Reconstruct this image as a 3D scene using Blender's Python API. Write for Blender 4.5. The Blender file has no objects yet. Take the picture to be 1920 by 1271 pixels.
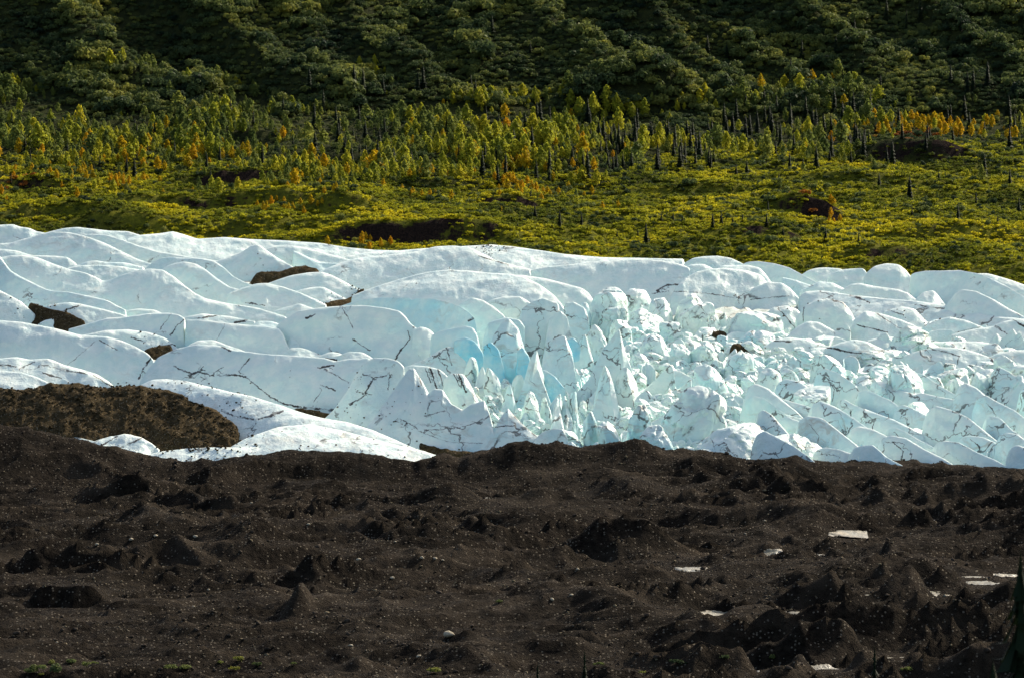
import bpy, math, random
import numpy as np
from mathutils import Vector, Matrix

random.seed(11)
RNG = np.random.default_rng(11)
R = math.radians

# ------------------------------------------------------------------ camera, sky, sun, exposure
scene = bpy.context.scene
ZC = 105.0                                   # camera height above the valley datum
HFOV = R(10.0)
PITCH = R(1.96)                              # looking slightly down
FPX = 960.0 / math.tan(HFOV / 2)             # focal length in photograph pixels
cam_data = bpy.data.cameras.new('camera')
cam_data.sensor_width = 36.0
cam_data.lens = 18.0 / math.tan(HFOV / 2)
cam_data.clip_start = 1.0
cam_data.clip_end = 40000.0
cam_data.dof.use_dof = True
cam_data.dof.focus_distance = 2000.0
cam_data.dof.aperture_fstop = 4.5
cam = bpy.data.objects.new('camera', cam_data)
scene.collection.objects.link(cam)
cam.location = (0, 0, ZC)
cam.rotation_euler = (math.pi / 2 - PITCH, 0, 0)
scene.camera = cam

SUN_EL, SUN_AZ = R(34.0), R(44.0)            # azimuth measured from the view direction (+Y) towards +X
world = bpy.data.worlds.new('World')
scene.world = world
world.use_nodes = True
wn, wl = world.node_tree.nodes, world.node_tree.links
bg = wn['Background']
sky = wn.new('ShaderNodeTexSky')
sky.sky_type = 'NISHITA'
sky.sun_disc = False
sky.sun_elevation = SUN_EL
sky.sun_rotation = SUN_AZ
sky.altitude = 500
sky.air_density = 1.0
sky.dust_density = 5.0
sky.ozone_density = 0.0
wl.new(sky.outputs[0], bg.inputs[0])
bg.inputs[1].default_value = 0.14

sun_data = bpy.data.lights.new('sun', 'SUN')
sun_data.energy = 4.3
sun_data.angle = R(0.5)
sun_data.color = (1.0, 0.90, 0.75)
sun = bpy.data.objects.new('sun', sun_data)
scene.collection.objects.link(sun)
SUN_DIR = Vector((math.sin(SUN_AZ) * math.cos(SUN_EL), math.cos(SUN_AZ) * math.cos(SUN_EL), math.sin(SUN_EL)))
sun.rotation_euler = SUN_DIR.to_track_quat('Z', 'Y').to_euler()
sun.location = (300, 300, 600)

vs = scene.view_settings
vs.view_transform = 'Standard'
vs.look = 'None'
vs.exposure = 0.56
vs.gamma = 1.0
scene.cycles.use_denoising = True
scene.cycles.max_bounces = 10
scene.cycles.diffuse_bounces = 6
scene.cycles.glossy_bounces = 3
scene.cycles.transmission_bounces = 4
scene.cycles.use_adaptive_sampling = True
scene.cycles.adaptive_threshold = 0.01

# ------------------------------------------------------------------ helpers
def ray(u, v):
    """direction (per unit of y) through a photograph pixel"""
    u = np.asarray(u, float); v = np.asarray(v, float)
    a = (u - 960.0) / FPX; b = (635.5 - v) / FPX
    dy = math.cos(PITCH) + b * math.sin(PITCH)
    dz = -math.sin(PITCH) + b * math.cos(PITCH)
    return a / dy, dz / dy

def at(u, v, D):
    tx, tz = ray(u, v)
    return np.stack([tx * D, np.broadcast_to(D, np.shape(tx * D)), ZC + tz * D], -1)

def project(P):
    P = np.asarray(P, float)
    x, y, z = P[..., 0], P[..., 1], P[..., 2] - ZC
    f = y * math.cos(PITCH) - z * math.sin(PITCH)
    w = y * math.sin(PITCH) + z * math.cos(PITCH)
    return 960 + FPX * x / f, 635.5 - FPX * w / f

def _hash(ix, iy, iz, seed):
    h = (ix.astype(np.int64) * 374761393 + iy.astype(np.int64) * 668265263 + iz.astype(np.int64) * 2147483647 + seed * 974711) & 0xFFFFFFFF
    h = ((h ^ (h >> 13)) * 1274126177) & 0xFFFFFFFF
    h = ((h ^ (h >> 16)) * 2246822519) & 0xFFFFFFFF
    return ((h ^ (h >> 15)) & 0xFFFFFF) / float(0xFFFFFF) * 2 - 1

def vnoise(x, y, z=0.0, seed=0):
    x, y, z = np.broadcast_arrays(np.asarray(x, float), np.asarray(y, float), np.asarray(z, float))
    ix, iy, iz = np.floor(x), np.floor(y), np.floor(z)
    fx, fy, fz = x - ix, y - iy, z - iz
    fx, fy, fz = (t * t * t * (t * (t * 6 - 15) + 10) for t in (fx, fy, fz))
    flat = not np.any(z)
    def lay(k):
        a = _hash(ix, iy, iz + k, seed); b = _hash(ix + 1, iy, iz + k, seed)
        c = _hash(ix, iy + 1, iz + k, seed); d = _hash(ix + 1, iy + 1, iz + k, seed)
        return (a + (b - a) * fx) * (1 - fy) + (c + (d - c) * fx) * fy
    lo = lay(0)
    if flat: return lo
    return lo * (1 - fz) + lay(1) * fz

def fbm(x, y, z=0.0, octaves=4, seed=0, gain=0.5, ridged=False):
    s, a, n = 0.0, 1.0, 0.0
    for o in range(octaves):
        k = 2.03 ** o
        q = vnoise(np.asarray(x) * k + 13.7 * o, np.asarray(y) * k - 7.1 * o, np.asarray(z) * k if np.any(z) else 0.0, seed + 31 * o)
        if ridged: q = 1 - 2 * np.abs(q)
        s = s + a * q; n += a; a *= gain
    return s / n

def sstep(a, b, x):
    t = np.clip((x - a) / (b - a), 0, 1)
    return t * t * (3 - 2 * t)

def gsmooth(a, sigma):
    if sigma <= 0 or len(a) < 3: return a
    r = int(max(1, 3 * sigma)); k = np.exp(-0.5 * (np.arange(-r, r + 1) / sigma) ** 2); k /= k.sum()
    p = np.concatenate([2 * a[0] - a[1:r + 1][::-1] if len(a) > r else np.full(r, a[0]), a, 2 * a[-1] - a[-r - 1:-1][::-1] if len(a) > r else np.full(r, a[-1])])
    return np.convolve(p, k, 'valid')

def mesh_np(name, V, F, smooth=True):
    V = np.asarray(V, np.float32); F = np.asarray(F, np.int32)
    me = bpy.data.meshes.new(name)
    n, k = F.shape
    me.vertices.add(len(V)); me.vertices.foreach_set('co', V.ravel())
    me.loops.add(n * k); me.loops.foreach_set('vertex_index', F.ravel())
    me.polygons.add(n)
    me.polygons.foreach_set('loop_start', np.arange(0, n * k, k, dtype=np.int32))
    me.update(calc_edges=True)
    if smooth: me.polygons.foreach_set('use_smooth', np.ones(n, bool))
    me.validate()
    return me

def grid_faces(nr, nc):
    i = np.arange(nr * nc).reshape(nr, nc)
    return np.stack([i[:-1, :-1], i[:-1, 1:], i[1:, 1:], i[1:, :-1]], -1).reshape(-1, 4)

def attr(me, name, data):
    a = me.attributes.new(name, 'FLOAT', 'POINT')
    a.data.foreach_set('value', np.asarray(data, np.float32).ravel())

def link(name, me, mat=None, parent=None, loc=None):
    o = bpy.data.objects.new(name, me)
    scene.collection.objects.link(o)
    if mat is not None and me is not None and not me.materials: me.materials.append(mat)
    if parent is not None: o.parent = parent
    if loc is not None: o.location = loc
    return o

def tag(o, label=None, cat=None, group=None, kind=None):
    if label: o['label'] = label
    if cat: o['category'] = cat
    if group: o['group'] = group
    if kind: o['kind'] = kind
    return o

# ------------------------------------------------------------------ materials
class NT:
    def __init__(s, name):
        s.m = bpy.data.materials.new(name); s.m.use_nodes = True
        s.t = s.m.node_tree; s.n = s.t.nodes; s.l = s.t.links
        s.b = s.n['Principled BSDF']; s.out = s.n['Material Output']
    def node(s, t, **k):
        n = s.n.new(t)
        for a, v in k.items(): setattr(n, a, v)
        return n
    def put(s, sock, val):
        if hasattr(val, 'is_linked') or isinstance(val, bpy.types.NodeSocket): s.l.new(val, sock)
        else: sock.default_value = val
    def pos(s):
        return s.node('ShaderNodeNewGeometry').outputs['Position']
    def mapping(s, vec, scale):
        n = s.node('ShaderNodeMapping'); s.put(n.inputs[0], vec); n.inputs['Scale'].default_value = scale
        return n.outputs[0]
    def noise(s, vec, scale, detail=4, rough=0.55, dist=0.0):
        n = s.node('ShaderNodeTexNoise'); s.put(n.inputs['Vector'], vec)
        n.inputs['Scale'].default_value = scale; n.inputs['Detail'].default_value = detail
        n.inputs['Roughness'].default_value = rough; n.inputs['Distortion'].default_value = dist
        return n.outputs['Fac'], n.outputs['Color']
    def ramp(s, fac, stops):
        n = s.node('ShaderNodeValToRGB'); s.put(n.inputs[0], fac)
        e = n.color_ramp.elements
        while len(e) < len(stops): e.new(0.5)
        for el, (p, c) in zip(e, stops):
            el.position = p; el.color = (*c, 1) if len(c) == 3 else c
        return n.outputs[0]
    def mix(s, fac, a, b):
        n = s.node('ShaderNodeMix', data_type='RGBA')
        s.put(n.inputs['Factor'], fac); s.put(n.inputs['A'], a if not isinstance(a, tuple) else (*a[:3], 1)); s.put(n.inputs['B'], b if not isinstance(b, tuple) else (*b[:3], 1))
        return n.outputs['Result']
    def math(s, op, a, b=0.0, clamp=False):
        n = s.node('ShaderNodeMath', operation=op); n.use_clamp = clamp
        s.put(n.inputs[0], a); s.put(n.inputs[1], b)
        return n.outputs[0]
    def mapr(s, v, a, b, c=0.0, d=1.0):
        n = s.node('ShaderNodeMapRange'); s.put(n.inputs['Value'], v)
        for k, x in zip(('From Min', 'From Max', 'To Min', 'To Max'), (a, b, c, d)): n.inputs[k].default_value = x
        return n.outputs[0]
    def bump(s, h, strength=0.5, dist=0.5, normal=None):
        n = s.node('ShaderNodeBump'); s.put(n.inputs['Height'], h)
        n.inputs['Strength'].default_value = strength; n.inputs['Distance'].default_value = dist
        if normal is not None: s.l.new(normal, n.inputs['Normal'])
        return n.outputs[0]
    def attr(s, name):
        return s.node('ShaderNodeAttribute', attribute_name=name).outputs['Fac']
    def base(s, col, rough=0.8, spec=0.3):
        s.put(s.b.inputs['Base Color'], col if not isinstance(col, tuple) else (*col, 1))
        s.b.inputs['Roughness'].default_value = rough
        s.b.inputs['Specular IOR Level'].default_value = spec

def mat_ice(name, dirty=0.35, crack_scale=0.045, blue=0.5, tone=1.0):
    s = NT(name); p = s.pos()
    big, _ = s.noise(p, 0.035, 3, 0.5)
    med, _ = s.noise(p, 0.22, 5, 0.6)
    fine, fcol = s.noise(p, 1.5, 4, 0.65)
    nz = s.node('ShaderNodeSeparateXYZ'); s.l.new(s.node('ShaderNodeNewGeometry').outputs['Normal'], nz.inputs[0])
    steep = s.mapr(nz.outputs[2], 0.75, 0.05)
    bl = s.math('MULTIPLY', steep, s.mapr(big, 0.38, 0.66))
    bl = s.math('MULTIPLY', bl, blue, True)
    blue_tint = s.attr('blue_tint')
    bl = s.math('ADD', bl, s.math('MULTIPLY', blue_tint, s.mapr(s.noise(p, 0.12, 4, 0.65)[0], 0.36, 0.66, 0.2, 0.95)), True)
    crust = s.mix(s.mapr(med, 0.35, 0.7), (0.655 * tone, 0.795 * tone ** 1.2, 0.735 * tone ** 1.5), (0.82 * tone, 0.875 * tone ** 1.2, 0.785 * tone ** 1.5))
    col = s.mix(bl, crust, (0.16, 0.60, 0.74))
    # grey rock flour left in streaks on the weathered crust
    wpos = s.node('ShaderNodeVectorMath', operation='MULTIPLY_ADD')
    s.l.new(s.noise(p, 0.09, 3, 0.6)[1], wpos.inputs[0]); wpos.inputs[1].default_value = (14, 14, 14); s.l.new(p, wpos.inputs[2])
    str_, _ = s.noise(s.mapping(wpos.outputs[0], (0.10, 0.03, 0.45)), 1.0, 5, 0.65)
    film = s.math('MULTIPLY', s.mapr(str_, 0.53 - 0.06 * max(0, dirty - 1), 0.75 - 0.08 * max(0, dirty - 1)), s.mapr(big, 0.40, 0.62), True)
    col = s.mix(s.math('MULTIPLY', film, min(.85, 0.35 + 0.55 * dirty)), col, (0.42, 0.385, 0.30))
    # dirt-filled cracks
    wp2 = s.node('ShaderNodeVectorMath', operation='MULTIPLY_ADD')
    s.l.new(s.noise(p, 0.5, 3, 0.65)[1], wp2.inputs[0]); wp2.inputs[1].default_value = (3.0, 3.0, 3.0); s.l.new(wpos.outputs[0], wp2.inputs[2])
    vo = s.node('ShaderNodeTexVoronoi', feature='DISTANCE_TO_EDGE'); s.l.new(s.mapping(wp2.outputs[0], (1, 0.45, 1.6)), vo.inputs['Vector']); vo.inputs['Scale'].default_value = crack_scale
    width = s.mapr(med, 0.35, 0.72, 0.0, 0.018 + 0.010 * dirty)
    line = s.mapr(s.math('SUBTRACT', vo.outputs['Distance'], width), 0.006, -0.004)
    mask = s.mapr(s.noise(p, 0.06, 3, 0.7)[0], 0.62 - 0.17 * dirty, 0.72 - 0.17 * dirty)
    line = s.math('MULTIPLY', line, mask, True)
    # traced cracks: signed distance to the crack, guarded by the plain distance
    ds, dm_, dw = s.attr('crack_side'), s.attr('crack_dist'), s.attr('crack_width')
    ds = s.math('ADD', ds, s.math('MULTIPLY', s.math('SUBTRACT', s.noise(p, 0.55, 4, 0.7)[0], 0.5), 1.6))
    wv = s.math('MULTIPLY', dw, s.mapr(s.noise(p, 0.30, 3, 0.7)[0], 0.34, 0.66, 0.12, 1.15))
    dd = s.mapr(s.math('SUBTRACT', s.math('ABSOLUTE', ds), wv), 0.10, -0.06)
    dd = s.math('MULTIPLY', dd, s.math('LESS_THAN', dm_, s.math('ADD', dw, 0.8)))
    dd = s.math('MULTIPLY', dd, s.math('GREATER_THAN', dw, 0.01))
    dd = s.math('MULTIPLY', dd, s.mapr(s.noise(p, 0.2, 2, 0.6)[0], 0.33, 0.46, 0.25, 1.0))
    edge = s.math('MULTIPLY', s.attr('dirt'), s.mapr(fine, 0.4, 0.6), True)
    tot = s.math('MAXIMUM', s.math('MAXIMUM', s.math('MULTIPLY', line, 0.8), dd), edge)
    col = s.mix(tot, col, (0.035, 0.029, 0.021))
    s.base(col, 0.42, 0.45)
    rp = s.mapr(med, 0.3, 0.7, 0.34, 0.6); s.l.new(rp, s.b.inputs['Roughness'])
    h = s.math('ADD', s.math('MULTIPLY', fine, 0.45), s.math('MULTIPLY', s.noise(p, 0.45, 3, 0.55)[0], 0.9))
    s.l.new(s.bump(h, 0.5, 0.8), s.b.inputs['Normal'])
    s.b.inputs['Subsurface Weight'].default_value = 0.0
    return s.m

def mat_gravel(name, dark, light, patch, scale=1.0, pale=0.35):
    s = NT(name); p = s.pos()
    a, _ = s.noise(p, 0.06 * scale, 4, 0.6)
    b, _ = s.noise(p, 0.6 * scale, 5, 0.7)
    c, _ = s.noise(p, 3.0 * scale, 2, 0.6)
    col = s.mix(s.mapr(b, 0.3, 0.72), dark, light)
    col = s.mix(s.mapr(a, 0.5, 0.72), col, patch)
    vo = s.node('ShaderNodeTexVoronoi'); s.l.new(p, vo.inputs['Vector']); vo.inputs['Scale'].default_value = 1.3 * scale
    sep = s.node('ShaderNodeSeparateColor'); s.l.new(vo.outputs['Color'], sep.inputs[0])
    stone = s.math('MULTIPLY', s.math('LESS_THAN', vo.outputs['Distance'], 0.30), s.math('GREATER_THAN', sep.outputs[0], 0.74))
    col = s.mix(s.math('MULTIPLY', stone, pale), col, (0.34, 0.30, 0.23))
    s.base(col, 0.95, 0.02)
    h = s.math('ADD', s.math('MULTIPLY', b, 1.2), s.math('ADD', s.math('MULTIPLY', c, 0.35), s.math('MULTIPLY', stone, 0.4)))
    s.l.new(s.bump(h, 1.0, 1.5), s.b.inputs['Normal'])
    return s.m

def mat_leaf(name, cols, trans=0.35, rough=0.6, single=0.36):
    """foliage whose tone varies from plant to plant and from leaf spray to leaf spray"""
    s = NT(name)
    rnd = s.node('ShaderNodeObjectInfo').outputs['Random']
    nz, _ = s.noise(s.pos(), 0.9, 2, 0.5)
    lo, _ = s.noise(s.pos(), 0.024, 5, 0.62)
    f = s.math('ADD', s.math('MULTIPLY', rnd, single), s.math('ADD', s.math('MULTIPLY', nz, 0.14), s.mapr(lo, 0.36, 0.64, 0.0, 0.86 - single)))
    n = len(cols)
    col = s.ramp(f, [(0.1 + 0.8 * i / (n - 1), c) for i, c in enumerate(cols)])
    s.base(col, rough, 0.04)
    tr = s.node('ShaderNodeBsdfTranslucent'); s.l.new(col, tr.inputs[0])
    mx = s.node('ShaderNodeMixShader'); mx.inputs[0].default_value = trans
    s.l.new(s.b.outputs[0], mx.inputs[1]); s.l.new(tr.outputs[0], mx.inputs[2])
    s.l.new(mx.outputs[0], s.out.inputs[0])
    return s.m

def mat_plain(name, a, b, scale=1.0, rough=0.85, bump=0.4):
    s = NT(name); p = s.pos()
    f, _ = s.noise(p, scale, 5, 0.65)
    s.base(s.mix(s.mapr(f, 0.3, 0.7), a, b), rough, 0.03)
    s.l.new(s.bump(f, bump, 0.3), s.b.inputs['Normal'])
    return s.m

def mat_meadow():
    s = NT('meadow_ground'); p = s.pos()
    a, _ = s.noise(p, 0.02, 4, 0.6); b, _ = s.noise(p, 0.22, 5, 0.7); c, _ = s.noise(p, 1.2, 3, 0.6)
    col = s.mix(s.mapr(b, 0.32, 0.68), (0.030, 0.038, 0.008), (0.17, 0.165, 0.014))
    col = s.mix(s.mapr(a, 0.5, 0.68), col, (0.085, 0.085, 0.014))
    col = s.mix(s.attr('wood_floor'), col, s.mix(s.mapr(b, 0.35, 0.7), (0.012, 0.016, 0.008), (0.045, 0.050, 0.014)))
    bare = s.attr('bare')
    soil = s.mix(s.mapr(c, 0.35, 0.7), (0.009, 0.007, 0.0065), (0.030, 0.019, 0.014))
    f = s.mapr(s.math('ADD', bare, s.math('MULTIPLY', s.math('SUBTRACT', b, 0.5), 1.7)), 0.38, 0.6)
    col = s.mix(f, col, soil)
    s.base(col, 0.95, 0.02)
    h = s.math('ADD', s.math('MULTIPLY', b, 1.5), c)
    s.l.new(s.bump(h, 0.9, 1.0), s.b.inputs['Normal'])
    return s.m

M_ICE = mat_ice('glacier_ice', 0.35)
M_ICE_DIRTY = mat_ice('dirty_glacier_ice', 0.95, 0.05, 0.45)
M_ICE_SERAC = mat_ice('serac_ice', 1.25, 0.06, 0.45)
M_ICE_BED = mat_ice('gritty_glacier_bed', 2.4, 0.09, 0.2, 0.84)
M_ICE_PATCH = mat_ice('bare_moraine_ice', 1.6, 0.15, 0.0, 0.32)
M_MORAINE = mat_gravel('moraine_rubble', (0.0036, 0.0031, 0.0028), (0.028, 0.0225, 0.0160), (0.045, 0.036, 0.026), 1.0, 0.34)
M_DEBRIS = mat_gravel('brown_ice_debris', (0.020, 0.015, 0.008), (0.125, 0.093, 0.048), (0.10, 0.073, 0.036), 1.4, 0.7)
M_MEADOW = mat_meadow()
M_ROCK = mat_plain('dark_rock', (0.022, 0.017, 0.013), (0.07, 0.056, 0.042), 2.0)
M_ROCK_PALE = mat_plain('pale_rock', (0.26, 0.23, 0.17), (0.42, 0.37, 0.27), 2.0)
M_ROCK_TAN = mat_plain('tan_rock', (0.08, 0.066, 0.042), (0.21, 0.175, 0.11), 2.0)
M_BARK = mat_plain('bark', (0.03, 0.025, 0.02), (0.06, 0.05, 0.04), 3.0)
M_SLOPE = mat_plain('near_slope', (0.03, 0.04, 0.012), (0.07, 0.07, 0.02), 0.3)
M_SPRUCE = mat_leaf('spruce_needles', [(0.006, 0.013, 0.008), (0.011, 0.020, 0.009), (0.020, 0.028, 0.010)], 0.15)
M_POPLAR_G = mat_leaf('poplar_leaves_green', [(0.070, 0.105, 0.030), (0.150, 0.185, 0.042), (0.26, 0.275, 0.050)], 0.55)
M_POPLAR_M = mat_leaf('poplar_leaves_turning', [(0.18, 0.215, 0.028), (0.31, 0.32, 0.030), (0.44, 0.39, 0.028)], 0.55)
M_POPLAR_Y = mat_leaf('poplar_leaves_yellow', [(0.34, 0.26, 0.014), (0.48, 0.33, 0.014), (0.54, 0.28, 0.012)], 0.5)
M_ALDER = mat_leaf('alder_leaves', [(0.014, 0.028, 0.018), (0.060, 0.088, 0.034), (0.140, 0.165, 0.044), (0.26, 0.250, 0.044)], 0.42)
M_HEATH = mat_leaf('heath_leaves', [(0.030, 0.045, 0.012), (0.13, 0.152, 0.016), (0.32, 0.31, 0.017), (0.52, 0.44, 0.018)], 0.5, 0.6, 0.22)
M_RED = mat_leaf('red_brown_leaves', [(0.14, 0.055, 0.015), (0.24, 0.085, 0.016), (0.34, 0.15, 0.016)], 0.4)

# ------------------------------------------------------------------ terrain functions
def Dsurf(v):
    """distance at which the ray of row v meets the mean surface of the glacier"""
    tz = ray(960.0, v)[1]
    return -262.0 / (tz - 0.09)

def zs(D):
    return ZC - 100.0 + (np.asarray(D) - 1800.0) * 0.09

# crest of the moraine in front of the ice (photograph pixels)
CREST = np.array([(-250, 780), (-60, 782), (0, 790), (60, 806), (140, 822), (220, 838), (290, 858), (340, 862), (440, 858), (500, 852), (545, 843), (590, 846), (640, 841),
    (690, 850), (730, 862), (775, 862), (800, 855), (830, 847), (860, 856), (900, 846), (930, 838), (965, 825), (1000, 827), (1040, 828), (1085, 835), (1130, 836), (1165, 828),
    (1190, 822), (1215, 826), (1250, 842), (1300, 845), (1350, 852), (1400, 860), (1460, 858), (1490, 856), (1530, 864), (1580, 868), (1640, 866), (1700, 864), (1760, 868), (1830, 872), (1920, 880), (2150, 890)], float)
DM = 1775.0
MOUNDS = [  # u, v of the top, width px, height px, depth m, sharpness
    (265, 930, 230, 62, 26, 1.2), (470, 965, 170, 45, 22, 1.2), (120, 985, 240, 40, 20, 1.0), (700, 925, 120, 25, 16, 1.3), (820, 905, 150, 35, 20, 1.2), (1000, 905, 200, 35, 20, 1.2), (1190, 880, 160, 30, 22, 1.2),
    (1210, 980, 170, 38, 18, 1.6), (1120, 945, 150, 25, 18, 1.3), (1380, 885, 130, 32, 16, 1.2), (1540, 945, 130, 34, 15, 1.1), (1650, 930, 110, 25, 14, 1.2), (1770, 880, 190, 42, 22, 1.5), (1860, 905, 150, 40, 20, 1.2),
    (1625, 1005, 75, 42, 9, 1.6), (1480, 1010, 110, 20, 10, 1.2), (550, 1096, 52, 44, 7, 1.8), (500, 905, 110, 18, 12, 1.2), (980, 1040, 130, 34, 12, 1.4), (1230, 1075, 150, 38, 14, 1.2), (860, 1140, 150, 30, 10, 1.3),
    (400, 1125, 190, 24, 12, 1.0), (250, 1100, 170, 26, 9, 1.0), (1830, 1095, 200, 50, 12, 1.0), (1700, 1090, 120, 30, 10, 1.1), (1440, 1080, 150, 22, 10, 1.2), (1900, 980, 150, 30, 16, 1.1), (650, 1040, 160, 22, 12, 1.2),
    (545, 1180, 230, 16, 7, 0.8), (320, 1185, 260, 18, 7, 0.8), (1150, 1110, 120, 30, 9, 1.3), (1540, 1160, 160, 26, 9, 1.1), (60, 1215, 160, 24, 8, 1.0), (1300, 1200, 200, 24, 8, 1.0), (730, 1190, 220, 18, 7, 0.9), (1060, 1180, 180, 24, 8, 1.0)]
CAVE = (118, 1108)

PATCHES = [(1450, 1031, 36, 9, 'small bright strip of bare ice in mid-moraine'), (1535, 1037, 30, 8, 'small bare ice strip east of its twin in mid-moraine'), (1612, 1051, 34, 8, 'bare ice strip just under the dark cone'), (1300, 1068, 70, 16, 'white wedge of bare ice beside the dark domed mound'), (1170, 1068, 34, 8, 'small bare ice strip beside the dark domed mound'), (1590, 998, 80, 14, 'broken ice patch behind the dark cone'), (1760, 975, 34, 12, 'short bright ice patch on the far right slope'), (1340, 1153, 66, 18, 'bright ice patch with a dark stone ring'),
    (1500, 1146, 110, 12, 'long thin ice strip right of the ringed patch'), (1700, 1154, 80, 12, 'thin curved ice strip near the dark hollow'), (1610, 1119, 80, 14, 'thin ice strip above the long strips'), (1745, 1113, 90, 18, 'stone-speckled ice patch beside the dark hollow'), (1840, 1088, 90, 20, 'broad stone-speckled ice patch near the tall spruce'), (1890, 1077, 50, 10, 'bright ice sliver touching the tall spruce'), (1670, 1232, 130, 14, 'long ice strip behind the small spruce'), (1530, 1253, 100, 18, 'bright ice patch at the lower picture edge'), (1430, 1264, 70, 14, 'lowest ice patch at the picture edge'), (915, 928, 70, 16, 'pale grey ice patch on the middle slope'), (1240, 1118, 50, 8, 'thin pale strip below the dark domed mound'), (1655, 878, 90, 14, 'sliver of ice in the moraine just below the glacier')]

def _patch_geo(u, v, w, hgt):
    D0 = 102.9 / -float(ray(960.0, v)[1]); mpp = D0 / FPX
    if v < 950: D0 = 100.5 / -float(ray(960.0, v)[1])
    return (u - 960) * D0 / FPX, D0, w * mpp * .4, min(hgt * 0.9, 16.0) * .5, ZC + D0 * float(ray(960.0, v)[1])

def moraine_D(v):
    return 100.0 / -ray(960.0, v)[1]

def moraine_z(x, D):
    x = np.asarray(x, float); D = np.asarray(D, float)
    wx = x + 6 * fbm(x / 30, D / 45, seed=3, octaves=2); wd = D + 10 * fbm(x / 34, D / 40, seed=4, octaves=2)
    z = np.full(np.broadcast(x, D).shape, ZC - 103.0)
    z = z + 1.8 * fbm(wx / 70, wd / 80, seed=5, octaves=2)
    sk = wx * 0.95 + wd * 0.30; sl = wd * 0.95 - wx * 0.30
    amp = .55 + .65 * sstep(-.3, .4, fbm(x / 80, D / 100, seed=7, octaves=2))
    for i, (lx, ly, a) in enumerate(((120, 52, 3.4), (64, 26, 6.2), (34, 13, 4.8), (17, 7, 2.8), (8, 3.8, 1.3), (2.6, 2.0, .38))):
        q = 1 - np.abs(vnoise(sk / lx + 9.3 * i, sl / ly - 4.1 * i, seed=60 + i))
        z = z + amp * a * (q ** 2 - .45)
    for (u, v, w, h, dep, sh) in MOUNDS:
        D0 = moraine_D(v + h * 0.8); mpp = D0 / FPX
        x0 = (u - 960) * mpp
        ddx = np.abs((wx - x0) / (w * mpp * 0.42)); ddy = np.abs((wd - D0) / dep)
        r = np.sqrt(ddx ** 2 + ddy ** 2)
        z = z + h * mpp * np.exp(-r ** max(sh, 1.25) * 1.1) * 1.2
    for (pu, pv, pw, ph, _) in PATCHES:
        px, pD, pa, pb, pz = _patch_geo(pu, pv, pw, ph)
        e = np.sqrt(((wx - px) / (pa * 1.15)) ** 2 + (np.where(D > pD, D - pD, (pD - D) * .22) / (pb * 1.25)) ** 2)
        m = 1 - sstep(.55, 1.7, e)
        z = z * (1 - m) + np.minimum(z * .34 + (pz - .35) * .66, pz + .6) * m
    # the end moraine hides the foot of the ice
    u = 960 + FPX * x / np.maximum(D, 1)
    cv = np.interp(u, CREST[:, 0], CREST[:, 1])
    zc = ZC + DM * ray(960.0, cv)[1] + 0.5 * fbm(x / 4, D / 6, seed=10, octaves=3) + 1.3 * (fbm(x / 9, D / 12, seed=13, octaves=3, ridged=True) - .2)
    wgt = np.exp(-((D - DM) / 15.0) ** 2)
    low = np.minimum(z, zc)
    k = sstep(DM - 90, DM - 20, D)
    z = z * (1 - k) + np.minimum(z, zc - 0.4) * k
    z = z * (1 - wgt) + zc * wgt
    behind = sstep(DM + 4, DM + 60, D)
    z = z - behind * 14
    # undercut hollow with a black shaded wall
    Dc = moraine_D(CAVE[1]); 
    for uc, wid, hh, sh in ((92, 4.6, 3.9, 0.0), (152, 4.2, 4.2, -2.5)):
        xc = (uc - 960) * Dc / FPX
        win = np.exp(-(np.abs((x - xc) / wid) ** 4))
        flat = win * sstep(Dc - 30, Dc - 14, D) * (1 - sstep(Dc + 34, Dc + 50, D))
        zt = ZC - 102.6 - 2.2 * sstep(Dc - 14, Dc - 2, D) + (hh + 2.0) * sstep(Dc - .4 + sh, Dc + .5 + sh, D) * (1 - .8 * sstep(Dc + 6, Dc + 40, D)) + .25 * fbm(x / 2, D / 2, seed=14)
        z = z * (1 - flat) + zt * flat
    return z

# meadow, wood and hillside behind the ice
PROF = np.array([(2300, 720), (2420, 610), (2480, 545), (2540, 492), (2640, 415), (2760, 340), (2900, 272), (3010, 222), (3050, 172), (3110, 80), (3170, -25), (3300, -210), (3700, -640)], float)
_PD = PROF[:, 0]; _PZ = ZC + PROF[:, 0] * ray(960.0, PROF[:, 1])[1]
HUMPS = [  # u, v of the top, width px, height px, front m, back m, bare
    (780, 410, 330, 42, 9, 55, .8), (1495, 376, 130, 40, 6, 40, 1.0), (965, 378, 120, 16, 5, 35, 0.9), (440, 332, 210, 26, 8, 60, 0.7), (360, 378, 260, 22, 8, 50, 0.6), (660, 385, 110, 30, 7, 40, 0.5),
    (1740, 262, 230, 42, 9, 60, 0.75), (560, 368, 240, 32, 9, 55, 0.25), (110, 395, 260, 22, 8, 60, 0.35), (270, 405, 230, 26, 9, 50, 0.25), (480, 405, 200, 30, 9, 45, 0.3), (1420, 430, 160, 18, 6, 40, 0.7), (1640, 470, 180, 16, 5, 40, 0.7), (1860, 500, 160, 18, 6, 40, 0.5), (1780, 430, 260, 22, 7, 50, 0.3),
    (1180, 150, 220, 55, 14, 40, 0.0), (1010, 300, 240, 22, 12, 60, 0.0), (640, 290, 300, 22, 12, 60, 0.0), (1300, 345, 260, 18, 9, 60, 0.2), (1600, 330, 300, 20, 9, 60, 0.15), (420, 250, 320, 22, 14, 60, 0.0), (60, 345, 200, 18, 8, 40, 0.6), (850, 345, 240, 18, 9, 60, 0.1)]

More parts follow.
